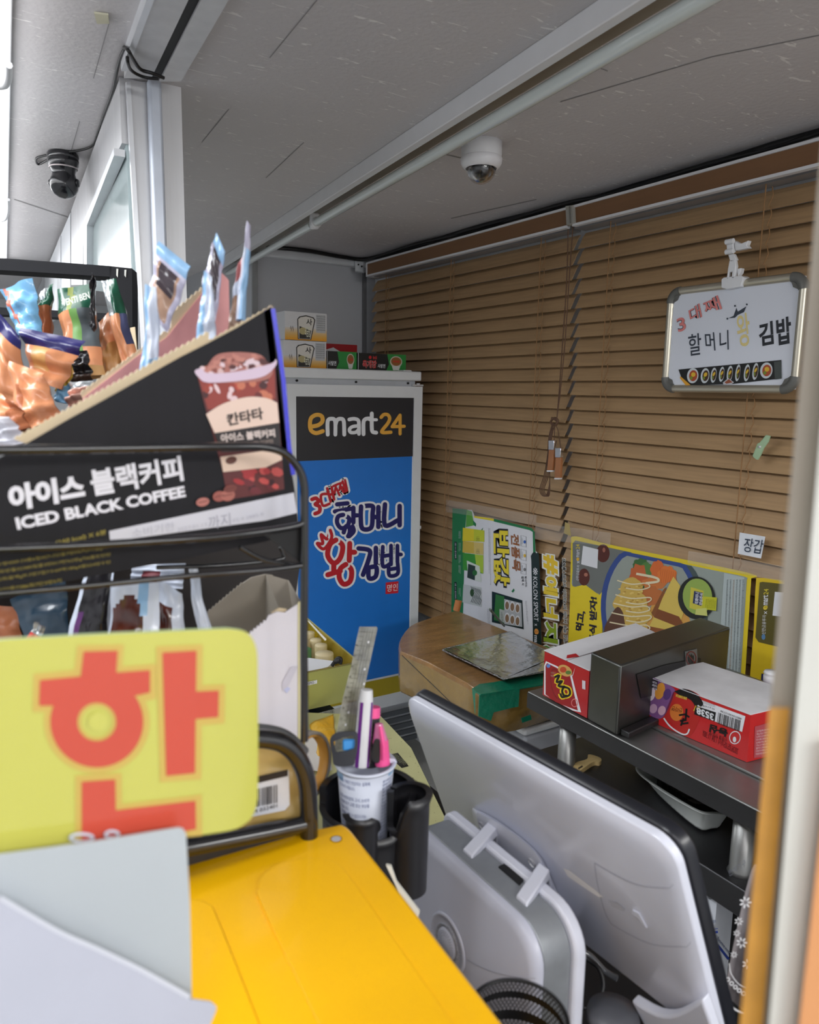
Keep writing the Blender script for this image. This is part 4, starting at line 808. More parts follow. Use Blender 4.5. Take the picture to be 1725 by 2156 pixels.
mb.pp(fp1, [(1212, 1404), (1205, 1423), (1206, 1424)], WHb, .0012); mb.pe(fp1, 1210, 1480, 7, 9, C3((220, 120, 120)), .0012, hole=.8)
mb.lines(fp1, (1160, 1425), (1172, 1427), (1160, 1412), 2, 5, C3((200, 170, 150)), .0013); mb.pp(fp1, [(1226, 1432), (1233, 1434), (1233, 1452), (1226, 1450)], C3((210, 200, 205)), .001)
mb.build('box', jt)
tz = Vector((0, 0, hgt)); tp = lambda s_, t_, z_=0.0: a + u_ * s_ + v_ * t_ + tz + Vector((0, 0, z_))
mb = MB(); mb.slab([tp(-.02, .0, .001), tp(.50, .0, .001), tp(.55, .95, .012), tp(.02, 1.0, .012)], (0, 0, .0015), WHb); mb.build('flap', jt)
mb = MB(); mb.slab([tp(.52, .0, .001), tp(1.0, .0, .001), tp(1.0, 1.0, .006), tp(.57, .95, .008)], (0, 0, .0015), WHb); mb.build('flap', jt)
mb = MB(); mb.slab([tp(.38, .06, .0035), tp(.46, .02, .0035), tp(.52, .12, .0035), tp(.40, .14, .0035)], (0, 0, .001), C3((190, 30, 40))); mb.build('tuck_tab', jt)
# ------------------------------------------------------------ steel food machine
mc = thing('tray_sealer', 'box shaped stainless steel machine between the two red cartons', 'machine', (1.3, 1.0, zs))
b0, b1 = PZ(zs).px(1236, 1514), PZ(zs).px(1298, 1549); uh = b1 - b0; hh = .175
pf = P3(b0, b1, b0 + Vector((0, 0, .1))); hz = (pf.px(1240, 1372).z + pf.px(1302, 1398).z) / 2 - zs
MB().obox(b0, uh, Vector((.40, .05, 0)), (0, 0, hz), m_ssm).build('housing', mc, bevel=.004)
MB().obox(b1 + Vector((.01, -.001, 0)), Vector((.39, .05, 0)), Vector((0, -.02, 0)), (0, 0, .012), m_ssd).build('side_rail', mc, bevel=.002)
sp = P3(b1, b1 + Vector((.40, .05, 0)), b1 + Vector((0, 0, .1)))
mb = MB(); mb.slab([sp.px(x, y, .002) for x, y in ((1443, 1372), (1468, 1366), (1470, 1400), (1445, 1406))], (0, .0015, 0), C3((92, 92, 90)))
mb.pe(sp, 1456, 1386, 11, 15, C3((100, 34, 32)), .003, 0, hole=.86); mb.pline(sp, [(1447, 1376), (1465, 1397)], 2, C3((100, 34, 32)), .0035)
mb.pp(sp, [(1450, 1392), (1449, 1383), (1452, 1384), (1453, 1376), (1455, 1383), (1457, 1375), (1459, 1383), (1461, 1378), (1462, 1386), (1460, 1396), (1453, 1398)], C3((26, 26, 26)), .0032)
mb.build('warning_sign', mc, 'grey sign with a crossed out hand')
mb = MB(); mb.slab([sp.px(x, y, .001) for x, y in ((1340, 1420), (1400, 1400), (1475, 1385), (1475, 1440), (1350, 1470))], Vector((0, -.001, 0)), C3((24, 24, 26))); mb.build('slot', mc)
# ladle / black handle behind
ld = thing('ladle', 'glossy black plastic ladle handle standing upright behind the red carton', 'handle', P(1482, 1450, 1.72))
MB().tube(curve([P(1477, 1450, 1.7), P(1480, 1420, 1.72), P(1482, 1390, 1.74), P(1480, 1365, 1.75)], 5), [.009] * 5 + [.008] * 5 + [.010] * 6, mat('shiny_black', (12, 12, 14), .1, coat=1, var=0), 12, flat=.6).build('grip', ld)
MB().tube([P(1480 + 6 * math.cos(t), 1360 + 9 * math.sin(t), 1.75) for t in [k * math.pi / 8 for k in range(16)]], .0035, mat('shiny_black', (12, 12, 14)), 8, closed=True).build('loop', ld)
# ------------------------------------------------------------ large red carton, printed side upside down
st_ = thing('red_noodle_carton', 'large red noodle carton lying upside down on the shelf, right of the machine', 'carton', (1.35, .9, .907))
zr = .9068; A = PZ(zr).px(1344, 1508); B_ = PZ(zr).px(1573, 1605)
hA = P3(A, B_, A + Vector((0, 0, .1))); hz = ((hA.px(1357, 1420).z + hA.px(1583, 1508).z) / 2) - zr
U = B_ - A; V = PZ(zr + hz).px(1630, 1494) - (B_ + Vector((0, 0, hz))); V = Vector((V.x, V.y, 0)).normalized() * .17
REDm = C3((196, 34, 36), rough=.3, coat=.3)
mb = MB(); mb.slab([A, B_, B_ + Vector((0, 0, hz)), A + Vector((0, 0, hz))], V, REDm)
hp_ = hA
mb.slab([A + Vector((0, 0, hz)) - V * .01, B_ + Vector((0, 0, hz)) - V * .01, B_ + V + Vector((0, 0, hz)), A + V + Vector((0, 0, hz))], (0, 0, .001), mat('worn_white_top', (214, 214, 218), .5, var=.18, scale=9))
# picture of a bowl, logos and code, printed upside down
mb.pp(hp_, c2([(1418, 1457), (1440, 1450), (1468, 1460), (1482, 1480), (1462, 1540), (1440, 1548), (1412, 1520), (1396, 1510)], 3), C3((184, 40, 34)), .0006)
mb.pline(hp_, c2([(1398, 1512), (1412, 1530), (1435, 1545), (1447, 1545), (1452, 1535)], 4), 3, WH, .0010); mb.pp(hp_, c2([(1420, 1456), (1440, 1450), (1466, 1460), (1481, 1480), (1476, 1488), (1470, 1484), (1466, 1490), (1455, 1474), (1432, 1464)], 3), C3((20, 18, 18)), .0010)
mb.pe(hp_, 1425, 1500, 14, 18, C3((214, 120, 50)), .0008); mb.pline(hp_, [(1461, 1497), (1466, 1485), (1469, 1493), (1474, 1488)], 1.5, C3((230, 200, 60)), .0014)
for s_ in ([(1446, 1492), (1444, 1516)], [(1430, 1506), (1442, 1504), (1452, 1510)], [(1432, 1518), (1446, 1516)], [(1436, 1524), (1450, 1522)], [(1440, 1512), (1434, 1528)]): mb.pline(hp_, s_, 4, C3((16, 14, 14)), .0013)
mb.text(hp_, 'SHIN RAMYUN', (1447, 1468), (1424, 1461), (1446, 1474), C3((226, 206, 80)), .0014, .02); mb.text(hp_, '신라면', (1438, 1492), (1416, 1486), (1436, 1502), C3((90, 20, 16)), .0012)
# purple group picture as a plain cluster of singers replaced by soft colour shapes
mb.pp(hp_, c2([(1357, 1424), (1380, 1428), (1418, 1448), (1420, 1462), (1404, 1500), (1390, 1513), (1372, 1508), (1350, 1488)], 3), C3((130, 84, 140)), .0006)
for x, y, rx, ry, c in ((1368, 1440, 8, 12, (80, 50, 100)), (1372, 1462, 8, 14, (226, 210, 220)), (1390, 1455, 10, 18, (222, 150, 60)), (1358, 1478, 7, 9, (90, 50, 90)), (1376, 1492, 8, 10, (200, 160, 190)), (1394, 1496, 8, 10, (214, 170, 190)), (1405, 1462, 8, 12, (90, 60, 120)), (1356, 1462, 5, 10, (60, 120, 80))): mb.pe(hp_, x, y, rx, ry, C3(c), .0009 + x * 1e-7, 15)
mb.pp(hp_, [(1362, 1424), (1386, 1432), (1384, 1452), (1361, 1444)], C3((48, 34, 52)), .0013)
for i, s_ in enumerate(('K-POP', 'DEMON', 'HUNTERS')): mb.text(hp_, s_, (1383, 1449 - i * 6.5), (1364, 1443 - i * 6.5), (1384, 1454 - i * 6.5), C3((214, 210, 220)), .0016, .03)
mb.pp(hp_, [(1467, 1470), (1570, 1508), (1563, 1541), (1508, 1520), (1463, 1504)], C3((222, 222, 226)), .0008)
mb.pp(hp_, [(1465, 1486), (1508, 1500), (1505, 1519), (1462, 1504)], C3((18, 18, 20)), .0010); mb.text(hp_, '3538', (1503, 1503), (1467, 1488), (1503, 1518), WH, .0014, .04)
mb.text(hp_, '65 g x 6개입', (1505, 1491), (1475, 1481), (1505, 1496), C3((40, 40, 44)), .0014); mb.lines(hp_, (1506, 1484), (1470, 1472), (1506, 1490), 2, 14, C3((70, 70, 76)), .0014)
rb = random.Random(3); x = 1513
while x < 1560:
    w_ = rb.choice((.8, 1.2, 1.8)); dy = (x - 1513) * .36; mb.pp(hp_, [(x, 1500 + dy), (x + w_, 1500 + dy + w_ * .36), (x + w_ - 3, 1524 + dy), (x - 3, 1523 + dy)], C3((20, 20, 22)), .0012); x += w_ + rb.choice((.9, 1.3, 2))
mb.text(hp_, '8801043015738', (1562, 1512), (1518, 1495), (1561, 1516), C3((40, 40, 44)), .0012)
mb.text(hp_, '농심', (1532, 1548), (1497, 1536), (1534, 1532), C3((16, 14, 14)), .0010, .05) if False else mb.text(hp_, '농심', (1534, 1536), (1496, 1524), (1531, 1553), C3((16, 14, 14)), .0010, .05)
mb.text(hp_, '인생을 맛있게!', (1532, 1554), (1494, 1540), (1531, 1562), C3((30, 14, 14)), .0010)
mb.pe(hp_, 1548, 1553, 12, 14, WH, .0009, 10, hole=.86); mb.pe(hp_, 1547, 1557, 3.6, 6, WH, .0009)
mb.text(hp_, '2026.05.05까지 1.04 11:38Y', (1553, 1590), (1478, 1550), (1556, 1574), C3((96, 16, 22)), .0008)
ep = P3(B_, B_ + V, B_ + Vector((0, 0, .1)))
mb.pp(ep, [(1590, 1530), (1640, 1515), (1640, 1590), (1588, 1596)], C3((176, 74, 82)), .0008); mb.lines(ep, (1592, 1590), (1640, 1582), (1594, 1536), 9, 14, C3((230, 210, 212)), .0012)
mb.build('box', st_)
# ------------------------------------------------------------ small things on the shelf
bt = thing('glue_bottle', 'small blue bottle with white cap by the yellow poster', 'bottle', P(1618, 1490, 1.80))
c0 = P(1619, 1486, 1.56); k = 1.0
MB().lathe(c0, [(0, 0), (.024, 0), (.025, .004), (.025, .022), (.022, .032), (.016, .042), (.014, .046), (0, .046)], mat('blue_bottle', (40, 96, 200), .3, var=.03)).build('body', bt)
MB().lathe(c0, [(.0255, -.002), (.0265, .001), (.0255, .004)], m_white).build('label_band', bt)
MB().lathe(c0 + Vector((0, 0, .046)), [(.0, 0), (.015, 0), (.0155, .018), (.013, .021), (.016, .024), (.014, .028), (0, .029)], m_white).build('cap', bt)
MB().lathe(c0 - Vector((0, 0, .035)), [(.0, 0), (.024, 0), (.025, .035), (0, .035)], mat('clear_base', (90, 96, 104), .2)).build('base', bt)
br = MB(); zl = .7535; pz = PZ(zl + .008)
hd = [pz.px(*p) for p in c2([(1206, 1624), (1212, 1606), (1236, 1598), (1240, 1588), (1262, 1594), (1267, 1600), (1262, 1604), (1250, 1604), (1228, 1618), (1214, 1628)], 4, True)]
br.slab(hd, (0, 0, -.012), mat('bare_wood', (206, 178, 122), .5, var=.06, stretch=(1, 8, 1))); br.slab([PZ(zl + .0086).px(*p) for p in ((1217, 1617), (1226, 1611), (1228, 1614), (1219, 1619))], (0, 0, -.0005), C3((60, 50, 40)))
prop(br.build('wooden_brush', bevel=.003), 'small pale wooden handled brush lying on the lower deck', 'brush')
# ribbed plastic tray
tr = thing('food_tray', 'white ribbed plastic food tray with dark dried seaweed inside', 'tray', PZ(.753).px(1440, 1700))
rim = [PZ(.80).px(*p) for p in ((1345, 1612), (1370, 1606), (1480, 1640), (1530, 1672), (1540, 1706), (1500, 1708), (1462, 1700), (1360, 1636))]
flo = [PZ(.756).px(*p) for p in ((1378, 1650), (1395, 1640), (1480, 1668), (1520, 1700), (1516, 1738), (1500, 1744), (1466, 1742), (1388, 1674))]
def ring(poly, n=72):
    L = [0]; 
    for i in range(len(poly)): L.append(L[-1] + (poly[(i + 1) % len(poly)] - poly[i]).length)
    out = []
    for k in range(n):
        d = L[-1] * k / n; i = max(j for j in range(len(poly)) if L[j] <= d); out.append(lerp(poly[i], poly[(i + 1) % len(poly)], (d - L[i]) / (L[i + 1] - L[i])))
    return out
ra, rb_ = ring(curve(rim, 4, True)), ring(curve(flo, 4, True)); ca = sum(ra, Vector()) / len(ra); n = len(ra); vs = []
for k in range(6):
    t = (0, 0, .12, .14, .9, 1)[k]
    for i in range(n):
        p = lerp(ra[i], rb_[i], t); o_ = (p - ca); o_.z = 0; rib = .0012 * (1 if i % 2 else -1) if k in (3, 4) else 0; grow = (.006, .001, .001, -.001, 0, 0)[k]
        vs.append(p + o_.normalized() * (rib + grow) + Vector((0, 0, -.003 if k == 0 else 0)))
mb = MB(); mb.add(vs, [(k * n + i, k * n + (i + 1) % n, (k + 1) * n + (i + 1) % n, (k + 1) * n + i) for k in range(5) for i in range(n)] + [tuple(range(5 * n, 6 * n))], mat('tray_plastic', (206, 210, 206), .35, var=.03), True)
mb.build('tray', tr)
g = MB(); zz = .793; cen = PZ(zz).px(1460, 1670)
g.slab([PZ(.790).px(*p) for p in ((1385, 1628), (1480, 1652), (1522, 1688), (1500, 1694), (1460, 1692), (1395, 1645))], (0, 0, -.03), mat('seaweed', (24, 22, 16), .4, var=.5, scale=40, bump=.8, bscale=50)); g.build('dried_seaweed', tr)
# ------------------------------------------------------------ black cashier desk and what lies on it
DZ = .785
MB().box((-.30, -.4, DZ - .03), (.78, 2.02, DZ), mat('black_desk_top', (26, 26, 28), .35)).build('cashier_desk', label='dark cashier desk under the monitor and the cup holder', cat='desk')
# khaki printed cardboard on the desk
kz = PZ(.80); kq = [(560, 1500), (796, 1512), (812, 1524), (863, 1568), (1010, 1900), (620, 1900)]
mb = MB(); mb.slab([kz.px(*p) for p in ((560, 1515), (640, 1500), (800, 1506), (812, 1518), (866, 1575), (1000, 1850), (620, 1900))], (0, 0, -.014), mat('khaki_card', (192, 190, 140), .4, var=.08, scale=14, coat=.2))
for i in range(60):
    rnd_x, rnd_y = random.uniform(800, 940), random.uniform(1530, 1740); mb.pe(kz, rnd_x, rnd_y, .9, .7, C3((120, 116, 80)), .0003, n=6)
mb.pp(kz, [(814, 1590), (838, 1585), (861, 1613), (846, 1617), (836, 1608)], C3((38, 36, 32)), .0004)
mb.text(kz, '남양주시로컬푸드', (822, 1590), (850, 1612), (833, 1586), C3((150, 150, 120)), .0008); mb.text(kz, '다시마국물', (828, 1598), (846, 1612), (822, 1594), C3((150, 150, 120)), .0008)
mb.text(kz, 'Real Black Line 국내산', (866, 1640), (896, 1668), (871, 1636), C3((50, 46, 36)), .0006); mb.text(kz, '주식회사 원초본', (868, 1650), (884, 1666), (872, 1646), C3((70, 66, 50)), .0006)
prop(mb.build('khaki_board'), 'greenish khaki printed cardboard lying on the desk behind the cup holder', 'cardboard')
# gold tin with capped jars
YT = 1.565; tq = PY(YT)
tn = thing('gold_tin', 'open gold tin tray with rolls and paper behind the ruler', 'tin', tq.px(700, 1490))
bl, brr = tq.px(560, 1512), tq.px(752, 1473); tr_, tl_ = tq.px(764, 1392), tq.px(560, 1438)
m_gold = mat('gold_tin', (196, 196, 118), .28, metal=.55, var=.05, scale=6); m_goldi = mat('gold_inside', (206, 190, 84), .2, metal=.8, var=.05)
zb2, ztp = min(bl.z, brr.z), (tr_.z); back = PZ(ztp).px(628, 1288) - PZ(ztp).px(752, 1393); back.z = 0
c0, c1 = Vector((bl.x, YT, .803)), Vector((brr.x, YT, .803)); up = Vector((0, 0, ztp - .803)); out_ = Vector((.004, -.002, 0))
mb = MB(); mb.slab([c0, c1, c1 + up + out_, c0 + up + out_], (0, .003, 0), m_gold); mb.slab([c1, c1 + back, c1 + back + up + out_, c1 + up + out_], (-.003, 0, 0), m_goldi, m_gold)
mb.slab([c0, c1, c1 + back, c0 + back], (0, 0, .003), m_goldi); mb.slab([c0 + back, c1 + back, c1 + back + up, c0 + back + up], (0, -.003, 0), m_goldi); mb.build('tray', tn)
mb = MB(); mb.tube([c0 + up + out_, c1 + up + out_, c1 + up + back + out_], .0022, mat('gold_rim', (232, 224, 150), .2, metal=.8), 8); mb.build('rolled_rim', tn)
mb = MB(); mb.slab([tq.px(x, y, .004) for x, y in ((600, 1446), (668, 1432), (668, 1439), (600, 1454))], (0, .001, 0), m_white); mb.text(tq, 'OPEN', (662, 1439), (646, 1443), (661, 1434), C3((120, 120, 120)), .006); mb.build('label_strip', tn, 'narrow white label')
m_capb = mat('beige_cap', (206, 190, 150), .45, var=.03)
zc = ztp - .012; pz = PZ(zc)
for i, (x, y, r, l) in enumerate(((683, 1375, .024, 'nearest'), (676, 1357, .0165, 'second'), (665, 1346, .0155, 'third'), (652, 1331, .0145, 'fourth'), (640, 1350, .015, 'leftmost'))):
    c = pz.px(x, y); c = Vector((c.x, c.y, .806))
    mb = MB(); hh_ = zc - .806; mb.lathe(c, [(0, 0), (r, 0), (r, hh_ - .003), (r - .001, hh_), (0, hh_ + .0003)], m_capb, n=36); o = mb.build('paper_roll', None, ('widest beige round cap nearest the front' if i == 0 else l + ' beige round cap counted from the front') + ' of the gold tin', 'cap', 'beige caps in the gold tin')
c = pz.px(638, 1372); c = Vector((c.x, c.y, .806)); MB().lathe(c, [(0, 0), (.022, 0), (.022, zc - .80), (.017, zc - .797), (.0, zc - .80)], mat('green_roll', (84, 132, 82), .4), n=32).build('green_jar', None, 'round green rimmed jar in the gold tin, beside the rack post', 'jar')
pz2 = PZ(ztp - .01); mb = MB(); mb.slab([pz2.px(x, y) for x, y in ((600, 1395), (650, 1385), (705, 1392), (690, 1404), (650, 1416), (600, 1425))], (0, 0, -.03), m_white); prop(mb.build('white_paper_packet'), 'white paper packet tucked in the front of the gold tin', 'paper')
mb = MB(); mb.tube([pz2.px(648, 1306), P(685, 1350, 1.62) + Vector((0, 0, .004))], .0025, C3((232, 228, 214)), 8); prop(mb.build('white_straw'), 'thin white stick leaning in the gold tin', 'straw')
mb = MB(); mb.tube(curve([P(699, 1402, 1.50), P(706, 1392, 1.50), P(712, 1386, 1.50), P(718, 1388, 1.50), P(716, 1398, 1.50)], 5), .0038, m_black, 8); mb.tube([P(706, 1394, 1.498), P(716, 1390, 1.498)], .005, m_black, 8); prop(mb.build('black_cord_knot'), 'small black knotted cord at the front edge of the gold tin', 'cord')
# grey document case, envelope, papers
dz = PZ(.795)
mb = MB(); mb.slab([dz.px(*p) for p in ((560, 1530), (752, 1480), (745, 1495), (705, 1640), (560, 1680))], (0, 0, -.008), mat('grey_case', (172, 172, 176), .35)); mb.text(dz, '오토바이보험(대인/대물)', (652, 1518), (705, 1502), (650, 1508), C3((70, 72, 80)), .001)
prop(mb.build('document_case'), 'flat grey printed document case in front of the gold tin', 'case')
pz = PZ(.805); g = []; A, B_, Cc, D = [pz.px(*p) for p in ((652, 1528), (702, 1505), (708, 1570), (672, 1612))]
for j in range(13):
    for i in range(13):
        u, v = i / 12, j / 12; p = lerp(lerp(A, B_, u), lerp(D, Cc, u), v); p.z += .008 * noise.noise(p * 30) + .006 * 4 * u * (1 - u); g.append(p)
mb = MB(); mb.add(g, [(j * 13 + i, j * 13 + i + 1, (j + 1) * 13 + i + 1, (j + 1) * 13 + i) for j in range(12) for i in range(12)], mat('amber_bag', (232, 176, 48), .3, var=.10, scale=25, bump=.4, bscale=40), True)
prop(mb.build('yellow_bag', solid=.002), 'crumpled amber yellow plastic bag on the grey document case', 'bag')
mb = MB(); mb.slab([PZ(.81).px(*p) for p in ((644, 1555), (655, 1545), (690, 1590), (690, 1625), (655, 1620), (640, 1590))], (0, 0, -.002), C3((232, 226, 220))); prop(mb.build('folded_paper'), 'scrap of white paper between tape roll and yellow bag', 'paper')
mb = MB(); mb.lathe(P(668, 1580, .88), [(.0062, 0), (.0062, .03), (.0045, .05), (0, .05)], m_white, P(688, 1620, .88) - P(668, 1575, .88), 14)
mk = thing('marker_pen', 'white pen with black cap beside the tape roll', 'pen', P(690, 1625, .88)); mb = MB(); mb.tube([P(684, 1587, .88), P(691, 1622, .88)], [.0055, .0045], m_white, 14); mb.build('barrel', mk); mb = MB(); mb.tube([P(681, 1572, .88), P(684, 1587, .88)], .0056, m_black, 14); mb.build('cap', mk)
# tape roll
trl = thing('tape_roll', 'roll of clear tape on amber core seen beside the rack post', 'tape', P(655, 1600, .80)); ax = (RT * .87 - FW * .49)
c = P(646, 1612, .80); MB().lathe(c, [(.0325, -.006), (.036, -.006), (.036, .006), (.0325, .006), (.0325, -.006)], mat('tape_side', (150, 142, 132), .25, var=.1, coat=.5), ax, 48).build('tape', trl)
MB().lathe(c, [(.030, -.0055), (.0324, -.0055), (.0324, .0055), (.030, .0055), (.030, -.0055)], mat('amber_core', (206, 150, 66), .5), ax, 48).build('core', trl)
# ------------------------------------------------------------ cup holder with the pen cup
m_bp = mat('black_plastic', (30, 30, 34), .38, var=.05, spec=.6)
ch = thing('cup_holder', 'black plastic double cup holder clipped to the wire rack', 'cup holder', P(790, 1860, .80))
def shell(c, r, zb, top, a0_, a1_, name, th=.004, n=64, taper=.9):
    vs = []; rows = 10
    for side in (0, 1):
        for j in range(rows + 1):
            for i in range(n + 1):
                a = math.radians(lerp(a0_, a1_, i / n)); zt_ = top(math.degrees(a)); z = lerp(zb, zt_, j / rows); rr = (r - side * th) * lerp(taper, 1, (z - zb) / .14) + (.003 * max(0, (z - (zt_ - .006)) / .006) ** 2 if side == 0 else 0)
                vs.append(c + RT * math.cos(a) * rr + _fh * math.sin(a) * rr + Vector((0, 0, z)))
    S_ = (rows + 1) * (n + 1); fs = []
    for sd_ in (0, 1):
        for j in range(rows):
            for i in range(n): k = sd_ * S_ + j * (n + 1) + i; fs.append((k, k + 1, k + n + 2, k + n + 1))
    for i in range(n): k = rows * (n + 1) + i; fs.append((k, k + 1, k + 1 + S_, k + S_))
    for e in (0, n):
        for j in range(rows): k = j * (n + 1) + e; fs.append((k, k + n + 1, k + n + 1 + S_, k + S_))
    mb = MB(); mb.add(vs, fs, m_bp, True); return mb
HC = P(775, 1745, .80); HC = Vector((HC.x, HC.y, 0))
def zpx(y, x=775, d=.80): return P(x, y, d).z
sm = lambda e0, e1, x: (lambda t: t * t * (3 - 2 * t))(min(1, max(0, (x - e0) / (e1 - e0))))
zrim, zlow = zpx(1655), P(805, 1775, .752).z
def top1(a):                                  # degrees, 90 = away from the viewer, -90 = towards
    a = ((a + 180) % 360) - 180
    h = zrim
    if -180 <= a < 0: h -= .016 * sm(-10, -60, a) if a > -90 else .016
    d = abs(a + 66)
    h = lerp(zlow, h, sm(14, 26, d))
    return h
shell(HC, .050, zpx(1872), top1, -270, 90, 'b').build('main_cup', ch)
H2 = P(862, 1745, .775); H2 = Vector((H2.x, H2.y, 0))
def top2(a):
    a = ((a + 180) % 360) - 180; h = zpx(1690, 850, .75)
    return h - .035 * (1 - sm(20, 60, abs(a + 150)))
shell(H2, .021, zpx(1850), top2, -200, 150, 'b').build('side_pocket', ch)
H3 = P(762, 1745, .742); H3 = Vector((H3.x, H3.y, 0))
shell(H3, .017, zpx(1840, 765, .74), lambda a: zpx(1712, 760, .74) - .02 * sm(-40, 20, ((a + 180) % 360) - 180), -180, 60, 'b').build('side_pocket', ch)
MB().lathe(HC + Vector((0, 0, zpx(1872))), [(0, -.004), (.040, -.004), (.045, .0), (.045, .006), (0, .006)], m_bp).build('base', ch)
# second black pot rim behind
MB().lathe(P(833, 1700, .83), [(0, 0), (.012, 0), (.0125, .004), (0, .005)], mat('grey_lid', (120, 124, 128), .3)).build('grey_pad', ch)
# paper cup
cupc = P(770, 1602, .80); cz_ = cupc.z; cc = Vector((cupc.x, cupc.y, 0))
pcup = thing('paper_cup', 'white and blue printed paper cup of pens standing in the cup holder', 'cup', cc + Vector((0, 0, cz_ - .11)))
m_cup = mat('cup_paper', (214, 220, 236), .4, var=.02)
mb = MB(); R_ = .0305; mb.lathe(cc, [(0, cz_ - .108), (.0225, cz_ - .108), (.0225, cz_ - .107), (R_ - .0005, cz_ - .002), (R_ - .002, cz_ - .002), (.0215, cz_ - .105), (0, cz_ - .105)], m_cup, n=60)
def onc(u, h, off=.0004):                    # wrap: u = angle (deg, 0 = facing viewer), h = metres under rim
    rr = lerp(R_, .0225, h / .107) + off; a = math.radians(u); return cc + RT * math.sin(a) * rr - _fh * math.cos(a) * rr + Vector((0, 0, cz_ - h))
def ctext(s_, u0, u1, h0, h1, m, bold=0.0):
    vs, fs = textmesh(s_, bold); mb.add([onc(lerp(u0, u1, x), lerp(h1, h0, y)) for x, y in vs], fs, m)
NB = C3((74, 92, 150)); LB = C3((150, 190, 226)); rr_ = random.Random(5)
for k, (s_, u1) in enumerate((('임산부, 카페인 민감자는 섭취에', 12), ('유의하시기 바랍니다.', -18), ('', 0), ('공정거래위원회 고시 소비자', 12), ('분쟁에 의거 교환 또는 보상을', 12), ('받습니다.', -34), ('침전물이 생길 수 있으나 이는', 6), ('정상제품입니다.', 0), ('변질된 제품은 사용하지', 14))):
    if s_: ctext(s_, -62, u1, .008 + k * .0062, .0125 + k * .0062, NB)
for k in range(24): ctext(''.join(rr_.choice('원재료명커피추출액함유제조원') for _ in range(6)), 40, 72, .010 + k * .0040, .0132 + k * .0040, NB)
g = [onc(-80 + i * 2.2, h, .0002) for h in (.0, .012) for i in range(16)]; mb.add(g, [(i, i + 1, i + 17, i + 16) for i in range(15)], LB); g = [onc(55 + i * 2.2, h, .0002) for h in (.0, .008) for i in range(16)]; mb.add(g, [(i, i + 1, i + 17, i + 16) for i in range(15)], LB)
g = [onc(8 + i * 2, h, .0003) for h in (.058, .066) for i in range(8)]; mb.add(g, [(i, i + 1, i + 9, i + 8) for i in range(7)], C3((40, 50, 110))); ctext('mL', 10, 20, .060, .0645, m_white)
mb.build('cup_wall', pcup); MB().lathe(cc, [(R_ - .001, cz_ - .003), (R_ + .001, cz_ - .0035), (R_ + .0022, cz_ - .0015), (R_ + .001, cz_), (R_ - .002, cz_ - .001)], m_cup, n=60).build('rolled_rim', pcup)
mb = MB(); mb.slab([P(x, y, .80) for x, y in ((812, 1596), (832, 1598), (836, 1606), (826, 1608), (812, 1602))], FW * .004, m_cup); mb.build('torn_lid', pcup)
# ruler
rp = P3(P(716, 1600, .80), P(762, 1322, .83), P(700, 1600, .79)); rl = thing('ruler', 'scratched transparent ruler leaning in the paper cup', 'ruler', P(718, 1610, .80))
ro_ = [(757, 1320), (793, 1320), (795, 1324), (766, 1455), (752, 1560), (745, 1610), (702, 1610), (706, 1560), (722, 1470), (740, 1400), (748, 1360)]
mb = MB(); mb.slab([rp.px(*p) for p in ro_], FW * .0022, mat('scratched_acrylic', (176, 176, 164), .3, var=.25, scale=80, alpha=.62, spec=.6, coat=.3)); mb.build('blade', rl)
mb = MB(); dk = C3((84, 84, 76))
for k in range(28):
    v = k / 27; y = 1330 + v * 265; xl = lerp(756, 706, v) + 2; xr = lerp(793, 752, v); mb.pline(rp, [(xl, y), (xl + (8 if k % 5 else 14), y + .5)], .8, dk, .0006)
    if k % 3 == 0: mb.pline(rp, [(xl, y), (xr, y + 2)], .5, dk, .0006)
for o_ in (.33, .5, .66, .8): mb.pline(rp, [(lerp(757, 793, o_), 1324), (lerp(722, 762, o_), 1480), (lerp(704, 748, o_), 1600)], .5, dk, .0006)
for k, n_ in enumerate('3 4 5 6 7 8 9 10 11 12 13'.split()): mb.text(rp, n_, (753 - k * 4.6, 1362 + k * 22), (754 - k * 4.6, 1357 + k * 22), (749 - k * 4.6, 1361 + k * 22), dk, .0008)
for x, y in ((776, 1352), (768, 1409), (767, 1440), (734, 1500), (728, 1526)): mb.pe(rp, x, y, 2.2, 3, m_white, .0008, 20, n=7)
mb.build('scale_marks', rl)
def pen(name, label, a, b, d, parts, cat='pen'):
    t = thing(name, label, cat, P(*b, d)); A, B_ = P(*a, d), P(*b, d)
    for nm, t0, t1, r0, r1, m in parts: MB().tube([lerp(A, B_, t0), lerp(A, B_, (t0 + t1) / 2), lerp(A, B_, t1)], [r0, (r0 + r1) / 2, r1], m, 18).build(nm, t)
    return t, A, B_
PU = C3((112, 40, 140)); PK = mat('hot_pink', (255, 92, 160), .35)
t, A, B_ = pen('eraser_pen', 'white and purple striped pen with white cap in the paper cup', (772, 1452), (760, 1612), .80, (('cap', 0, .16, .0065, .0080, m_white),))
tmp = MB().tube([lerp(A, B_, .15), lerp(A, B_, 1)], [.0080, .0088], m_white, 24); mb = MB(); mb.v = tmp.v; mb.f = tmp.f; mb.sm = tmp.sm; mb.ml = [m_white, PU]; mb.m = [1 if (i // 2) % 3 == 0 and i < 24 else 0 for i in range(len(tmp.f))]; mb.build('body', t)
t, A, B_ = pen('permanent_marker', 'black marker with pink end cap in the paper cup', (786, 1488), (776, 1612), .815, (('barrel', .16, 1, .0082, .0090, m_bp), ('end_cap', 0, .17, .0078, .0085, PK)))
mp_ = P3(A, B_, A + RT * .1); mb = MB(); mb.text(mp_, 'MONAMI NAMEPEN', (782, 1607), (784, 1530), (777, 1606), C3((170, 160, 150)), .0095); mb.build('lettering', t)
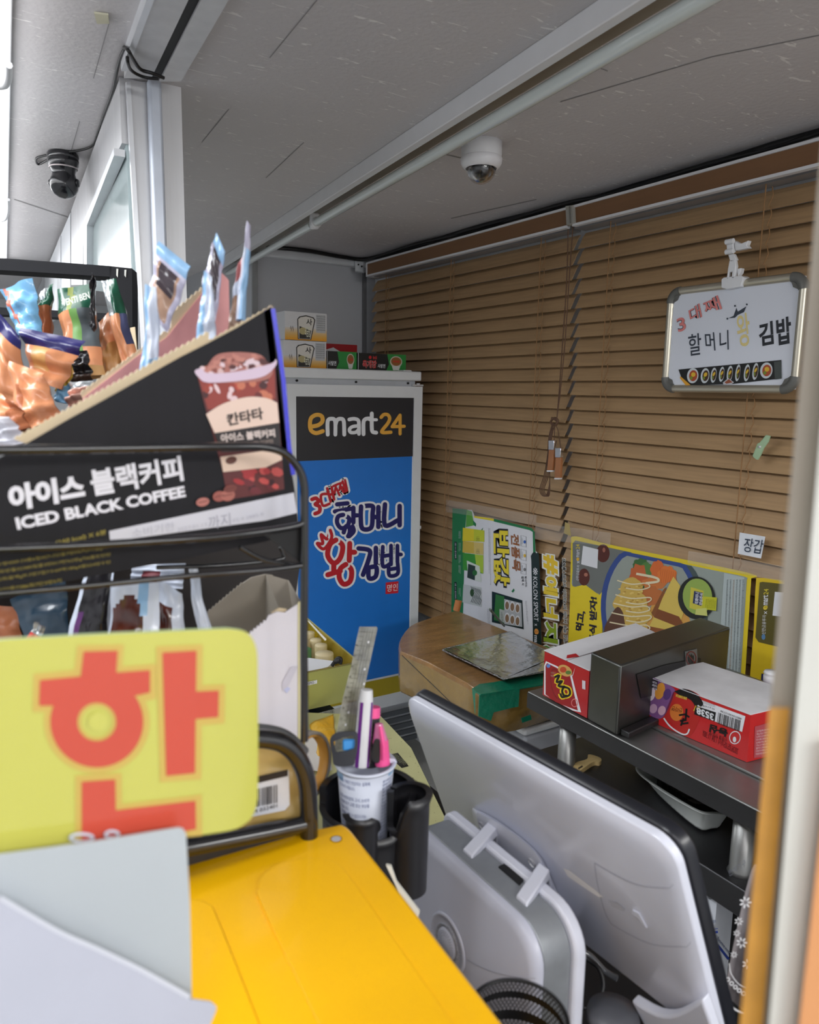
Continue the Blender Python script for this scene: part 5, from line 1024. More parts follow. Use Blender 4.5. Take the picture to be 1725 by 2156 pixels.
t, A, B_ = pen('highlighter', 'bright pink highlighter pen at the right of the paper cup', (798, 1524), (806, 1610), .80, (('cap', .0, .45, .0040, .0085, mat('clear_pink', (255, 150, 200), .2, trans=.3)), ('barrel', .40, 1, .0085, .0080, PK)))
MB().tube([P(801, 1530, .79), P(808, 1570, .788), P(808, 1600, .79)], [.002, .0025, .002], PK, 8).build('clip', t)
sc_ = MB(); sp_ = P3(P(792, 1560, .79), P(792, 1600, .79), P(810, 1580, .79)); sc_.slab([sp_.px(*p) for p in c2([(788, 1560), (797, 1557), (800, 1565), (800, 1600), (796, 1607), (786, 1605), (782, 1590)], 4, True)], FW * .003, m_bp)
prop(sc_.build('black_clip', bevel=.001), 'black rounded clip between marker and highlighter in the cup', 'clip')
bo = thing('bottle_opener', 'dark grey bottle opener with blue insert in the paper cup', 'bottle opener', P(730, 1605, .78)); op = P3(P(730, 1600, .775), P(730, 1540, .78), P(750, 1600, .775))
outer = c2([(695, 1558), (706, 1545), (726, 1541), (748, 1542), (753, 1550), (752, 1580), (748, 1600), (742, 1612), (706, 1612), (700, 1590)], 4, True); inner = c2([(703, 1562), (716, 1556), (722, 1553), (730, 1552), (740, 1549), (747, 1556), (746, 1575), (738, 1579), (728, 1583), (716, 1584), (708, 1585), (704, 1572)], 4, True)
oo, ii = ring([op.px(*p) for p in outer], 60), ring([op.px(*p) for p in inner], 60); k0 = min(range(60), key=lambda k: (ii[k] - oo[0]).length); ii = ii[k0:] + ii[:k0]
mb = MB(); dep = FW * .003; vs = oo + ii + [p + dep for p in ii] + [p + dep for p in oo]; mb.add(vs, [(r * 60 + i, r * 60 + (i + 1) % 60, ((r + 1) % 4) * 60 + (i + 1) % 60, ((r + 1) % 4) * 60 + i) for r in range(4) for i in range(60)], mat('dark_gunmetal', (66, 68, 74), .35, metal=.6)); mb.build('plate', bo)
mb = MB(); mb.slab([op.px(x, y, -.004) for x, y in ((721, 1558), (747, 1558), (748, 1580), (721, 1582))], FW * .006, mat('sky_blue_plastic', (70, 160, 236), .35)); mb.build('blue_insert', bo, 'sky blue plastic insert', bevel=.002)
# ------------------------------------------------------------ cash register monitor seen from behind
m_mw = mat('monitor_white', (222, 224, 236), .28, var=.01, coat=.3); m_sil = mat('silver_grey', (150, 154, 158), .38, metal=.4, var=.05, scale=60)
mn = thing('monitor', 'large white register monitor seen from behind with black screen edge', 'monitor', P(1000, 1990, .85))
TL = P(848, 1464, 1.02); TR = P(1414, 1786, .652); dn = Vector((.09, 0, -.247)).normalized(); hz_ = (TR - TL)
nrm = hz_.cross(dn).normalized(); nrm = -nrm if nrm.dot(EYE - TL) < 0 else nrm; dn = (dn - hz_.normalized() * dn.dot(hz_.normalized())).normalized()
H_ = .253; hu = hz_.normalized(); W_ = hz_.length
ZTOP = (PX(.47).px(893, 1775).z + PX(.47).px(1105, 1930).z) / 2
def rr(u0, v0, u1, v1, r, off, n=6):          # rounded rectangle on the monitor plane
    pts = []
    for cx_, cy_, s in ((u1 - r, v0 + r, -90), (u1 - r, v1 - r, 0), (u0 + r, v1 - r, 90), (u0 + r, v0 + r, 180)):
        for k in range(n + 1): a = math.radians(s + 90 * k / n); pts.append(TL + hu * (cx_ + r * math.cos(a)) + dn * (cy_ + r * math.sin(a)) + nrm * off)
    return pts
def loft(rings, m, cap0=True, cap1=True):
    mb = MB(); n = len(rings[0]); vs = [p for r in rings for p in r]
    mb.add(vs, [(k * n + i, k * n + (i + 1) % n, (k + 1) * n + (i + 1) % n, (k + 1) * n + i) for k in range(len(rings) - 1) for i in range(n)], m)
    if cap0: mb.add(rings[0], [tuple(range(n))], m)
    if cap1: mb.add(rings[-1], [tuple(range(n))], m)
    return mb
loft([rr(.012, .012, W_ - .014, H_ - .012, .022, .004), rr(.004, .004, W_ - .004, H_ - .004, .024, 0), rr(0, 0, W_, H_, .024, -.003), rr(0, 0, W_, H_, .024, -.012)], m_mw).build('back_shell', mn, bevel=.0015)
loft([rr(.002, -.000, W_ + .001, H_, .024, -.0125), rr(.001, -.002, W_ + .002, H_, .024, -.016), rr(.001, -.002, W_ + .002, H_, .024, -.026), rr(.004, .002, W_ - .002, H_ - .003, .022, -.028)], mat('black_bezel', (28, 29, 36), .3)).build('black_bezel', mn, bevel=.001)
mp = Pl(TL + nrm * .0042, nrm); SE = C3((168, 170, 182))
mb = MB()
for pts in ([(1252, 1817), (1300, 1845), (1350, 1865), (1410, 1870)], [(1252, 1817), (1258, 1860), (1274, 1920), (1288, 1946)], [(1288, 1946), (1330, 1970), (1380, 1990), (1446, 1994)], [(1410, 1870), (1418, 1862)], [(1446, 1994), (1455, 1984)]): mb.pline(mp, c2(pts, 5) if len(pts) > 2 else pts, 1.1, SE, .0004)
mb.pp(mp, [(1186, 1828), (1198, 1832), (1252, 1872), (1270, 1888), (1262, 1890), (1196, 1846)], C3((236, 232, 230)), .0004)
mb.pp(mp, [(1280, 1896), (1300, 1900), (1316, 1914), (1314, 1918), (1290, 1908)], C3((188, 188, 196)), .0005); mb.slab([mp.px(x, y, .0004) for x, y in ((1334, 1914), (1348, 1922), (1364, 1952), (1358, 1948), (1346, 1932), (1332, 1922))], nrm * .0015, m_mw)
mb.build('panel_seams', mn)
# neck cover at the lower end
nk = [mp.px(x, y, .002) for x, y in c2([(1344, 2090), (1360, 2120), (1378, 2156), (1388, 2190)], 3)] + [mp.px(x, y, .002) for x, y in ((1530, 2190), (1520, 2156), (1495, 2086))] + [mp.px(x, y, .002) for x, y in c2([(1495, 2086), (1440, 2118), (1395, 2118), (1344, 2090)], 3)][1:-1]
MB().slab(nk, nrm * .012, m_mw).build('neck', mn, bevel=.004)
# bracket moulding
bk = c2([(994, 1705), (1008, 1706), (1060, 1735), (1130, 1792), (1160, 1845), (1195, 1930), (1203, 1948), (1180, 1930), (1150, 1890), (1085, 1840), (1030, 1790), (1006, 1750)], 4, True)
mb = MB(); n = len(bk); b0_ = [mp.px(x, y, .0) for x, y in bk]; cxm, cym = 1085, 1800; b1_ = [mp.px(lerp(cxm, x, .9), lerp(cym, y, .9), .010) for x, y in bk]
mb.add(b0_ + b1_, [(i, (i + 1) % n, n + (i + 1) % n, n + i) for i in range(n)], m_mw, True); mb.add(b1_, [tuple(range(n))], m_mw); bkt = mb.build('mount_bracket', mn)
for x, y in ((1015, 1739), (1120, 1817)):
    c = mp.px(x, y, .0105); mb = MB(); mb.lathe(c, [(.0055, .001), (.0052, -.001), (.003, -.001), (0, -.0005)], m_steel, nrm, 16); mb.build('screw', bkt)
for (x0_, y0_), (x1_, y1_) in (((1030, 1752), (974, 1802)), ((1138, 1846), (1086, 1892))):
    p3_ = mp.px(x0_, y0_, .004); p1_ = PX(.492).px(x1_, y1_); p1_.z = ZTOP + .002; p2_ = Vector((.540, lerp(p1_.y, p3_.y, .5), ZTOP + .014))
    mb = MB(); s_ = hu * .018; mb.slab([p1_, p2_, p3_, p3_ - Vector((0, 0, .02)), p2_ - Vector((0, 0, .012)), p1_ - Vector((0, 0, .008))], s_, m_mw); mb.build('hinge_arm', bkt, bevel=.002)
mb = MB(); mb.slab([PZ(ZTOP + .0006).px(x, y) for x, y in ((1050, 1824), (1062, 1818), (1104, 1850), (1094, 1862))], (0, 0, -.002), m_black); mb.build('hinge_gap', bkt)
# ------------------------------------------------------------ silver register body under the monitor
pos = thing('register_body', 'silver and pale grey register unit with round speaker grille', 'register', (.50, .55, DZ))
X0 = .47; fq_ = PX(X0); yR = fq_.px(1135, 1990).y; yL = .73; zT_ = (fq_.px(893, 1775).z + fq_.px(1105, 1930).z) / 2
def prof(x, y0, y1, zt, r, rl_=None, n=8):
    pts = [Vector((x, y0, DZ))]
    for k in range(n + 1): a = math.radians(180 - 90 * k / n); pts.append(Vector((x, y0 + r + r * math.cos(a), zt - r + r * math.sin(a))))
    q = rl_ or r * .35
    for k in range(n + 1): a = math.radians(90 - 90 * k / n); pts.append(Vector((x, y1 - q + q * math.cos(a), zt - q + q * math.sin(a))))
    pts.append(Vector((x, y1, DZ))); return pts
m_lav = mat('pale_lavender_plastic', (190, 192, 206), .35, var=.02)
loft([prof(X0 - .004, yR + .010, yL - .010, zT_ - .010, .035), prof(X0, yR + .004, yL - .003, zT_ - .003, .038), prof(X0 + .006, yR + .001, yL - .001, zT_, .040), prof(X0 + .010, yR + .001, yL - .001, zT_, .04)], m_lav).build('front_shell', pos, bevel=.001)
loft([prof(X0 + .0105, yR + .002, yL, zT_ - .001, .04), prof(X0 + .0475, yR + .002, yL, zT_ - .001, .04)], m_sil).build('silver_band', pos, bevel=.002)
loft([prof(X0 + .048, yR - .004, yL + .006, zT_ + .004, .044), prof(X0 + .062, yR - .006, yL + .006, zT_ + .005, .046)], m_mw).build('back_shell', pos, bevel=.003)
fr_ = PX(X0 - .0045); cc2 = fr_.px(944, 1985)
mb = MB(); ax_ = Vector((-1, 0, 0)); mb.lathe(cc2, [(.0345, 0), (.0345, .002), (.031, .003), (.0305, .0015), (.022, .0015)], m_lav, ax_, 64); gr = mb.build('speaker_ring', pos)
MB().lathe(cc2, [(.0222, .0), (.0222, .003), (.0205, .003), (.0200, .001), (.018, .001)], mat('twisted_grey_ring', (150, 152, 160), .4, var=.3, scale=260), ax_, 64).build('inner_ring', gr)
mb = MB(); mb.lathe(cc2, [(.018, .001), (.0175, .003), (.0, .0035)], m_lav, ax_, 48)
m_dim = C3((168, 170, 182))
for ring_r, cnt, o_ in ((.0245, 44, .0017), (.027, 48, .0021), (.0292, 52, .0026), (.0145, 30, .0036), (.0120, 26, .0036), (.0095, 20, .0037)):
    for k in range(cnt): a = 2 * math.pi * (k + (.5 if int(ring_r * 1e4) % 2 else 0)) / cnt; mb.disc(cc2 + Vector((-o_, ring_r * math.cos(a), ring_r * math.sin(a))), ax_, .0008, m_dim, 6)
mb.build('speaker_dimples', gr)
mb = MB(); mb.pline(fr_, c2([(985, 2022), (1010, 2036), (1050, 2050), (1100, 2060)], 4), 1.2, m_dim, .0006); mb.pline(fr_, [(1050, 2061), (1128, 2060)], 1, m_dim, .0006); mb.build('shell_seam', pos)
# mesh pencil pot (perforated steel)
pot = thing('mesh_pot', 'round black perforated metal pot at the bottom centre', 'pot', P(1085, 2300, .52)); m_mesh = mat('black_mesh', (20, 20, 22), .4, metal=.3, var=0)
pc0 = P(1090, 2150, .55); zr_ = pc0.z + .004; rp_ = .036; base_ = Vector((pc0.x, pc0.y, 0))
mb = MB(); nc = 72; holes = []
def cyl(a, z): return base_ + Vector((rp_ * math.cos(a), rp_ * math.sin(a), z))
da = 2 * math.pi / nc; dzz = rp_ * da * .86; rows = [0, 1, 2, 5, 6, 7, 8, 12, 13, 14, 15, 16, 17, 18]
for r in range(20):
    for k in range(nc):
        a = (k + .5 * (r % 2)) * da; z = zr_ - .003 - (r + .5) * dzz; c = (a, z)
        sq = [(a - da / 2, z - dzz / 2), (a, z - dzz / 2), (a + da / 2, z - dzz / 2), (a + da / 2, z + dzz / 2), (a, z + dzz / 2), (a - da / 2, z + dzz / 2)]
        if r in rows:
            hx = [(a + da * .36 * math.cos(math.radians(t)), z + dzz * .38 * math.sin(math.radians(t))) for t in (225, 270, 315, 45, 90, 135)]
            mb.add([cyl(*p) for p in sq + hx], [(i, (i + 1) % 6, 6 + (i + 1) % 6, 6 + i) for i in range(6)], m_mesh)
        else: mb.add([cyl(*p) for p in sq], [(0, 1, 2, 3, 4, 5)], m_mesh)
mb.build('mesh_wall', pot); MB().tube([base_ + Vector((rp_ * math.cos(t), rp_ * math.sin(t), zr_ - .0015)) for t in [k * math.pi / 24 for k in range(48)]], .0016, m_mesh, 8, closed=True).build('rim', pot)
MB().lathe(base_ + Vector((0, 0, zr_ - .105)), [(0, 0), (rp_, 0), (rp_, .003), (0, .003)], m_mesh).build('base', pot)
prop(MB().lathe(P(1290, 2150, .80), [(0, .0), (.022, .0), (.028, .004), (.026, .012), (.012, .016), (0, .017)], mat('grey_mouse', (90, 92, 98), .4)).build('computer_mouse'), 'dark grey rounded mouse on the desk at the bottom edge', 'mouse')
cb = [P(1215, 2005, .95), P(1235, 2018, .95), P(1262, 2040, .94), P(1270, 2080, .93), P(1250, 2118, .92), P(1220, 2120, .92)]
prop(MB().tube(curve(cb, 6), .003, m_cable, 8).build('desk_cable'), 'thin black cable curling on the desk beneath the monitor', 'cable')
cb = [P(1205, 2000, .97), P(1240, 2010, .97), P(1275, 2045, .96), P(1300, 2060, .95)]
prop(MB().tube(curve(cb, 6), .004, mat('clear_hose', (90, 92, 96), .1, coat=1), 10).build('shiny_cable'), 'shiny dark cable sleeve running right under the monitor', 'cable')
# ------------------------------------------------------------ carton and lace apron under the shelf, by the jamb
bx = thing('white_carton', 'white carton with blue print standing under the steel shelf', 'carton', P(1510, 2060, 1.28))
A, B_ = PZ(.69).px(1380, 1800), PZ(.69).px(1510, 1898); dnn = Vector((0, 0, -.34)); bfp = P3(A, B_, A + dnn)
mb = MB(); mb.slab([A, B_, B_ + dnn, A + dnn], Vector((.16, .07, 0)), mat('carton_white', (206, 210, 218), .5, var=.03))
BLU = C3((36, 62, 150)); mb.pline(bfp, [(1440, 1858), (1462, 1860)], 3, BLU, .001); mb.pline(bfp, [(1470, 1968), (1512, 1962)], 5, BLU, .001); mb.pline(bfp, [(1470, 1960), (1512, 1955)], 1.4, BLU, .001)
mb.text(bfp, '풀주식컴', (1475, 1950), (1508, 1942), (1474, 1944), C3((60, 80, 130)), .001); mb.pe(bfp, 1496, 1888, 5, 6, C3((120, 122, 126)), .001)
ef = P3(B_, B_ + Vector((.16, .07, 0)), B_ + dnn)
mb.text(ef, 'H', (1540, 1918), (1556, 1908), (1534, 1896), BLU, .001, .05); mb.pline(ef, [(1512, 1990), (1535, 2020)], 5, BLU, .001); mb.text(ef, 'home.nmt', (1510, 1978), (1536, 2010), (1514, 1972), C3((90, 100, 130)), .001)
mb.build('box', bx)
# lace apron
lc = thing('lace_apron', 'white floral lace trimmed grey cloth hanging by the amber jamb', 'apron', P(1570, 2130, .80))
m_tul = mat('grey_tulle', (138, 132, 134), .8, var=.06); m_lace = mat('white_lace', (206, 206, 208), .7)
lq = lambda x, y, d=.80: P(x, y, d)
g = []; nu, nv = 12, 24
for j in range(nv + 1):
    for i in range(nu + 1):
        u, v = i / nu, j / nv; xl = lerp(1588, 1525, v ** .8); x = lerp(xl, 1680, u); y = lerp(1820, 2092 + 46 * min(1, u * 3.0), v); g.append(P(x, y, .80 + .012 * math.sin(u * 14) * (.3 + v) + .004 * noise.noise(Vector((u * 5, v * 5, 0)))))
mb = MB(); mb.add(g, [(j * (nu + 1) + i, j * (nu + 1) + i + 1, (j + 1) * (nu + 1) + i + 1, (j + 1) * (nu + 1) + i) for j in range(nv) for i in range(nu)], m_tul, True); mb.build('cloth', lc)
lp = Pl(P(1570, 1980, .785), -FW); mb = MB()
for x, y, r in ((1570, 1900, 14), (1556, 1940, 10), (1562, 1985, 13), (1546, 2010, 8), (1574, 2030, 12), (1552, 1965, 8)):
    for k in range(7): a = k * .9; mb.pe(lp, x + r * .6 * math.cos(a), y + r * .6 * math.sin(a), r * .34, r * .16, m_lace, .0, math.degrees(a), 10)
for k in range(7): x, y = 1533 + k * 8, 2062 + k * 9 - k * k * .4; mb.pe(lp, x, y, 5, 5, m_lace, .0003, 0, 14, hole=.5)
mb.pline(lp, c2([(1526, 2080), (1532, 2105), (1548, 2125), (1572, 2136)], 5), 4, m_lace, .0003); mb.pline(lp, c2([(1536, 2028), (1540, 2050), (1556, 2072), (1580, 2084)], 5), 2, m_lace, .0003)
mb.build('lace_flowers', lc)
# ------------------------------------------------------------ wire rack at the counter
m_wire = mat('black_wire', (20, 20, 24), .25, spec=.6, var=0, coat=.5)
RY = .58; rq = PY(RY); rk = thing('wire_rack', 'black wire counter rack holding the two coffee cartons', 'rack', (.15, .7, .80))
def wires(name, pts, r, y=RY, n=7): 
    q_ = PY(y) if isinstance(y, (int, float)) else y
    return MB().tube(curve([q_.px(*p) for p in pts], n), r, m_wire, 10).build(name, rk)
wires('top_rail', [(-160, 952), (-60, 948), (100, 946), (300, 943), (500, 940), (562, 942), (600, 955), (628, 985), (640, 1020), (641, 1070), (641, 1200), (640, 1350), (641, 1460), (641, 1560)], .0034)
wires('front_wire', [(-160, 1162), (0, 1156), (150, 1150), (300, 1141), (450, 1131), (560, 1118), (620, 1108), (641, 1100)], .0030)
wires('front_wire', [(-160, 1262), (0, 1250), (200, 1232), (400, 1212), (560, 1200), (640, 1190)], .0024)
wires('rear_wire', [(590, 1152), (596, 1166), (588, 1178), (470, 1190), (330, 1195)], .0022, .72)
wires('rear_wire', [(505, 1152), (560, 1180), (640, 1190)], .0022, .60)
mb = MB(); mb.slab([rq.px(x, y, -.004) for x, y in ((560, 1128), (638, 1108), (640, 1190), (628, 1182), (590, 1150))], (0, .002, 0), m_black); mb.build('side_plate', rk)
# bottom hoop (thicker tube)
bq = PY(.585)
MB().tube(curve([bq.px(*p) for p in ((480, 1552), (560, 1556), (600, 1568), (628, 1596), (645, 1640), (650, 1700), (651, 1790))], 7), .0082, m_wire, 16).build('bottom_hoop', rk)
MB().tube(curve([PY(.60).px(*p) for p in ((480, 1535), (560, 1538), (605, 1552), (640, 1585))], 7), .0055, mat('grey_tube', (84, 84, 86), .4), 14).build('inner_hoop', rk)
MB().tube([bq.px(300, 1802), bq.px(420, 1779), bq.px(560, 1752), bq.px(640, 1735)], .0075, m_wire, 14).build('bottom_bar', rk)
mb = MB(); mb.slab([bq.px(x, y, -.006) for x, y in ((300, 1800), (640, 1728), (670, 1745), (300, 1850))], (0, .01, 0), m_bp); mb.build('floor_plate', rk)
mb = MB(); mb.lathe(bq.px(654, 1668, .006), [(.0035, 0), (.003, .001), (0, .001)], m_steel, (0, -1, 0), 14); mb.build('screw', rk)
MB().tube([Vector((.13, .75, .787)), Vector((.13, .75, 1.165))], .005, m_wire, 12).build('leg', rk)
MB().tube([Vector((.02, .75, .787)), Vector((.02, .75, 1.165))], .005, m_wire, 12).build('leg', rk)
# ------------------------------------------------------------ upper coffee carton
cq = PY(.62); cf = thing('coffee_carton', 'black display carton of iced black coffee pouches on the upper rack tier', 'carton', (.15, .7, 1.40))
m_cb = mat('black_board', (27, 26, 31), .55, var=.08, scale=12, stretch=(8, 1, .3), spec=.25)
top_edge = [(572, 646), (500, 690), (440, 722), (380, 752), (300, 797), (220, 842), (150, 880), (60, 932), (-60, 995)]
mb = MB(); mb.slab([cq.px(*p) for p in top_edge + [(-120, 1000), (-120, 1290), (0, 1252), (200, 1212), (380, 1178), (560, 1140), (630, 1118), (622, 1040), (606, 940), (594, 800)]], (0, .0015, 0), m_cb)
T1 = lambda s_, bl, br_, tl, m, b=.03, o=.0012: mb.text(cq, s_, bl, br_, tl, m, o, b)
W1 = C3((232, 230, 238)); T1('아이스', (22, 1078), (181, 1050), (14, 1022), W1, .055); T1('블랙커피', (196, 1046), (388, 1012), (186, 990), W1, .036)
T1('ICED BLACK COFFEE', (37, 1116), (392, 1046), (31, 1090), W1, .045)
mb.pp(cq, [(230, 1118), (619, 1037), (626, 1080), (560, 1096), (232, 1140)], C3((214, 214, 224)), .0008)
T1('소비기한', (278, 1133), (368, 1117), (277, 1114), C3((188, 188, 200)), 0); T1('까지', (440, 1116), (486, 1107), (438, 1088), C3((168, 168, 182)), 0); T1('2027.01.13', (374, 1120), (436, 1108), (373, 1112), C3((188, 188, 200)), 0); T1('FS 4 2885 8', (492, 1100), (555, 1085), (491, 1093), C3((190, 190, 202)), 0)
GL = C3((150, 136, 60)); T1('(160 kcal) X 6봉', (118, 1150), (224, 1127), (117, 1137), GL, .02)
for k, (x0, x1, y0) in enumerate(((-20, 232, 1196), (-20, 234, 1212), (-20, 234, 1228), (-20, 130, 1250))):
    mb.lines(cq, (x0, y0), (x1, y0 - 40 * (x1 - x0) / 250), (x0 - 2, y0 - 12), 1, int((x1 - x0) / 9), GL, .0012, body='탄수화물단백질지방나트륨0123456789%g', seed=k)
# printed plastic cup of iced coffee
cupp = [(415, 790), (580, 762), (582, 800), (592, 935), (599, 1030), (545, 1042), (480, 1052), (468, 990), (450, 920), (430, 850)]
mb.pp(cq, cupp, C3((96, 34, 34)), .0006); mb.pp(cq, [(417, 792), (578, 764), (580, 840), (520, 842), (465, 860), (438, 862)], C3((150, 56, 46)), .0009)
rnd = random.Random(9)
for i in range(46): x, y = rnd.uniform(425, 578), rnd.uniform(772, 848); mb.pe(cq, x + (y - 780) * .15 * (1 if x < 500 else 0), y, rnd.uniform(5, 13), rnd.uniform(4, 10), C3(rnd.choice([(206, 120, 90), (110, 34, 34), (70, 22, 26), (190, 70, 50), (236, 206, 210), (160, 60, 44)])), .0010 + i * 4e-6, rnd.uniform(0, 90), 7)
for i in range(20): mb.pe(cq, rnd.uniform(480, 590), rnd.uniform(990, 1035), rnd.uniform(6, 14), rnd.uniform(5, 10), C3(rnd.choice([(60, 16, 24), (170, 44, 48), (110, 36, 44), (200, 80, 76)])), .0010 + i * 4e-6, 20, 7)
mb.pp(cq, c2([(440, 765), (455, 748), (480, 742), (520, 742), (550, 748), (565, 766), (575, 782), (560, 800), (500, 806), (440, 802), (425, 790)], 3, True), C3((176, 110, 100)), .0012)
for i in range(44):
    u = rnd.uniform(-1, 1); x = 500 + u * 66; y = 782 - rnd.random() * 34 * math.sqrt(1 - u * u) - u * 8
    mb.pp(cq, [(x + rnd.uniform(4, 13) * math.cos(t), y + rnd.uniform(3, 8) * math.sin(t)) for t in (0, 1, 2.1, 3.1, 4.2, 5.3)], C3(rnd.choice([(230, 206, 214), (84, 34, 36), (198, 130, 116), (140, 70, 60), (222, 186, 186)])), .0013 + i * 5e-6)
mb.pp(cq, c2([(410, 781), (424, 776), (440, 786), (500, 782), (570, 766), (580, 756), (582, 768), (560, 790), (520, 800), (440, 806), (418, 794)], 3, True), C3((222, 200, 220)), .0017)
mb.pp(cq, c2([(434, 872), (470, 850), (520, 836), (560, 838), (584, 848)], 4) + [(588, 890), (452, 912)], C3((240, 212, 196)), .0018); mb.text(cq, '칸타타', (480, 898), (556, 882), (476, 872), C3((60, 44, 40)), .0022, .035)
mb.pp(cq, [(451, 912), (588, 891), (592, 948), (466, 952)], C3((30, 22, 24)), .0018); mb.text(cq, '아이스 블랙커피', (466, 932), (580, 920), (464, 914), C3((222, 206, 200)), .0022, .04)
mb.text(cq, 'ICED BLACK COFFEE', (500, 940), (576, 932), (499, 933), C3((170, 150, 140)), .0022)
mb.pp(cq, [(464, 962), (592, 944), (594, 968), (560, 984), (470, 994)], C3((232, 204, 184)), .0018); mb.pe(cq, 487, 969, 12, 8, C3((96, 50, 36)), .0022, -15)
for x, y, rx, ry, c in ((427, 1057, 14, 9, (186, 116, 106)), (462, 1045, 14, 11, (160, 88, 78)), (480, 1043, 15, 12, (176, 104, 92)), (485, 1029, 14, 8, (120, 56, 48))): mb.pe(cq, x, y, rx, ry, C3(c), .0024 + x * 1e-6, -12); mb.pline(cq, [(x - rx * .7, y + 2), (x + rx * .7, y - 3)], 1.4, C3((96, 44, 40)), .0032)
mb.build('near_panel', cf)
dq = PY(.621); ev = Vector((.004, .13, 0)); e = [dq.px(x, y) for x, y in ((572, 646), (594, 800), (606, 940), (622, 1040), (630, 1118))]
mb = MB(); 
for i in range(4): mb.slab([e[i], e[i + 1], e[i + 1] + ev, e[i] + ev - (Vector((0, 0, .07)) if i == 0 else Vector())], (-.0015, 0, 0), mat('navy_board', (32, 30, 120), .3, coat=.4))
mb.build('end_panel', cf)
mb = MB(); mb.pline(dq, [(575, 650), (597, 800), (609, 940), (618, 1000)], 9, mat('blue_board', (44, 44, 214), .25, coat=.5), .0012); mb.pline(dq, [(563, 652), (580, 800), (598, 945)], 14, C3((34, 30, 110)), .0010); mb.build('blue_edge', cf)
m_card = mat('cream_card', (216, 196, 162), .7, var=.06, scale=30)
def zig(a, b_, n, amp, ph=0):                 # torn perforation
    out = []
    for k in range(n * 2 + 1):
        t = k / (n * 2); out.append((lerp(a[0], b_[0], t), lerp(a[1], b_[1], t) - (amp if k % 2 else 0)))
    return out
mb = MB(); zg = zig((30, 925), (440, 700), 34, 5); mb.slab([PY(.624).px(*p) for p in zg + [(440, 730), (300, 800), (60, 936)]], (0, .002, 0), m_card); mb.build('torn_edge', cf)
mb = MB(); zg = zig((300, 797), (574, 644), 24, 4); mb.slab([PY(.6225).px(*p) for p in zg + [(574, 652), (300, 803)]], (0, .001, 0), m_card); mb.build('torn_edge', cf)
fq2 = PY(.75); m_pink = mat('pink_inner_board', (226, 158, 156), .6, var=.03)
mb = MB(); mb.slab([fq2.px(*p) for p in ((175, 838), (300, 742), (350, 712), (400, 650), (440, 600), (467, 574), (482, 590), (484, 690), (480, 900), (175, 1000))], (0, .002, 0), m_pink); mb.build('far_panel', cf)
mb = MB(); zg = zig((170, 828), (360, 690), 18, 4) + zig((362, 660), (428, 606), 7, 5); mb.slab([PY(.752).px(*p) for p in zg + [(436, 640), (360, 712), (180, 850)]], (0, .002, 0), m_card); mb.build('torn_edge', cf)
mb = MB(); mb.slab([Vector((cq.px(-60, 1200).x, .625, 1.40)), Vector((cq.px(622, 1100).x, .625, cq.px(622, 1110).z)), Vector((cq.px(622, 1100).x + .01, .75, cq.px(622, 1110).z)), Vector((cq.px(-60, 1200).x, .75, 1.40))], (0, 0, .002), m_cb); mb.build('bottom_panel', cf)
# ------------------------------------------------------------ pouches in the upper carton
m_pw = mat('pouch_pale', (214, 222, 238), .28, var=.05, scale=30, coat=.4); m_pb = mat('pouch_blue', (150, 190, 226), .28, var=.14, scale=40, coat=.4)
m_pk = mat('pouch_dark', (66, 56, 62), .25, var=.2, scale=20, coat=.5); m_pc = mat('pouch_caramel', (176, 140, 116), .3, var=.3, scale=40, coat=.4); m_ps = mat('pouch_seal', (190, 186, 206), .3, var=.05, coat=.4)
def cofcol(u, v):
    if v < .10: return m_pb
    if v < .16: return m_ps
    if (u - .5) ** 2 / .10 + (v - .30) ** 2 / .018 < 1: return m_pk if v < .32 else m_pc
    if u < .16 or u > .86: return m_pb
    return m_pw if int(v * 9 + u * 2) % 3 else m_ps
GP = 'coffee pouches in the upper carton'
def cp_(label, px, d, seed, col=cofcol, **k): return pouch('coffee_pouch', px, d, col, label, 'pouch', seed=seed, group=GP, **k)
def headcol(u, v): return m_pb if v < .2 else (m_pk if .2 < u < .85 and v < .75 else m_ps)
def stripcol(u, v): return m_pw if u > .42 else m_pb
cp_('widest coffee pouch sticking up beside the steel pillar', [(335, 508), (402, 562), (352, 700), (308, 640)], .69, 1, lambda u, v: m_pb if v < .18 else (m_ps if v < .26 else (m_pk if .18 < u < .8 and v < .62 else (m_pc if .15 < u < .85 and v < .95 else m_ps))), bulge=.005, crump=.003)
cp_('slim white and blue pouch edge in front of the widest pouch', [(308, 600), (330, 606), (338, 792), (296, 812)], .665, 2, lambda u, v: m_pb if u < .35 or v > .8 else m_pw, bulge=.004)
cp_('coffee pouch with peaked blue top, middle of the carton', [(456, 490), (474, 530), (452, 690), (426, 590)], .69, 3, headcol, bulge=.005)
cp_('slim white pouch edge under the peaked blue top', [(430, 570), (446, 582), (456, 712), (410, 738)], .672, 4, stripcol, bulge=.004)
cp_('tallest thin pale pouch seen edge-on near the carton tip', [(521, 466), (528, 476), (516, 676), (494, 672)], .68, 5, lambda u, v: m_ps if v < .25 else (m_pw if u < .4 else m_pb), bulge=.004)
cp_('reddish caramel pouch just left of the tallest pouch', [(500, 560), (512, 540), (506, 690), (480, 700)], .70, 6, lambda u, v: m_pc if v > .5 else (C3((190, 120, 120)) if v < .3 else m_pw), bulge=.004)
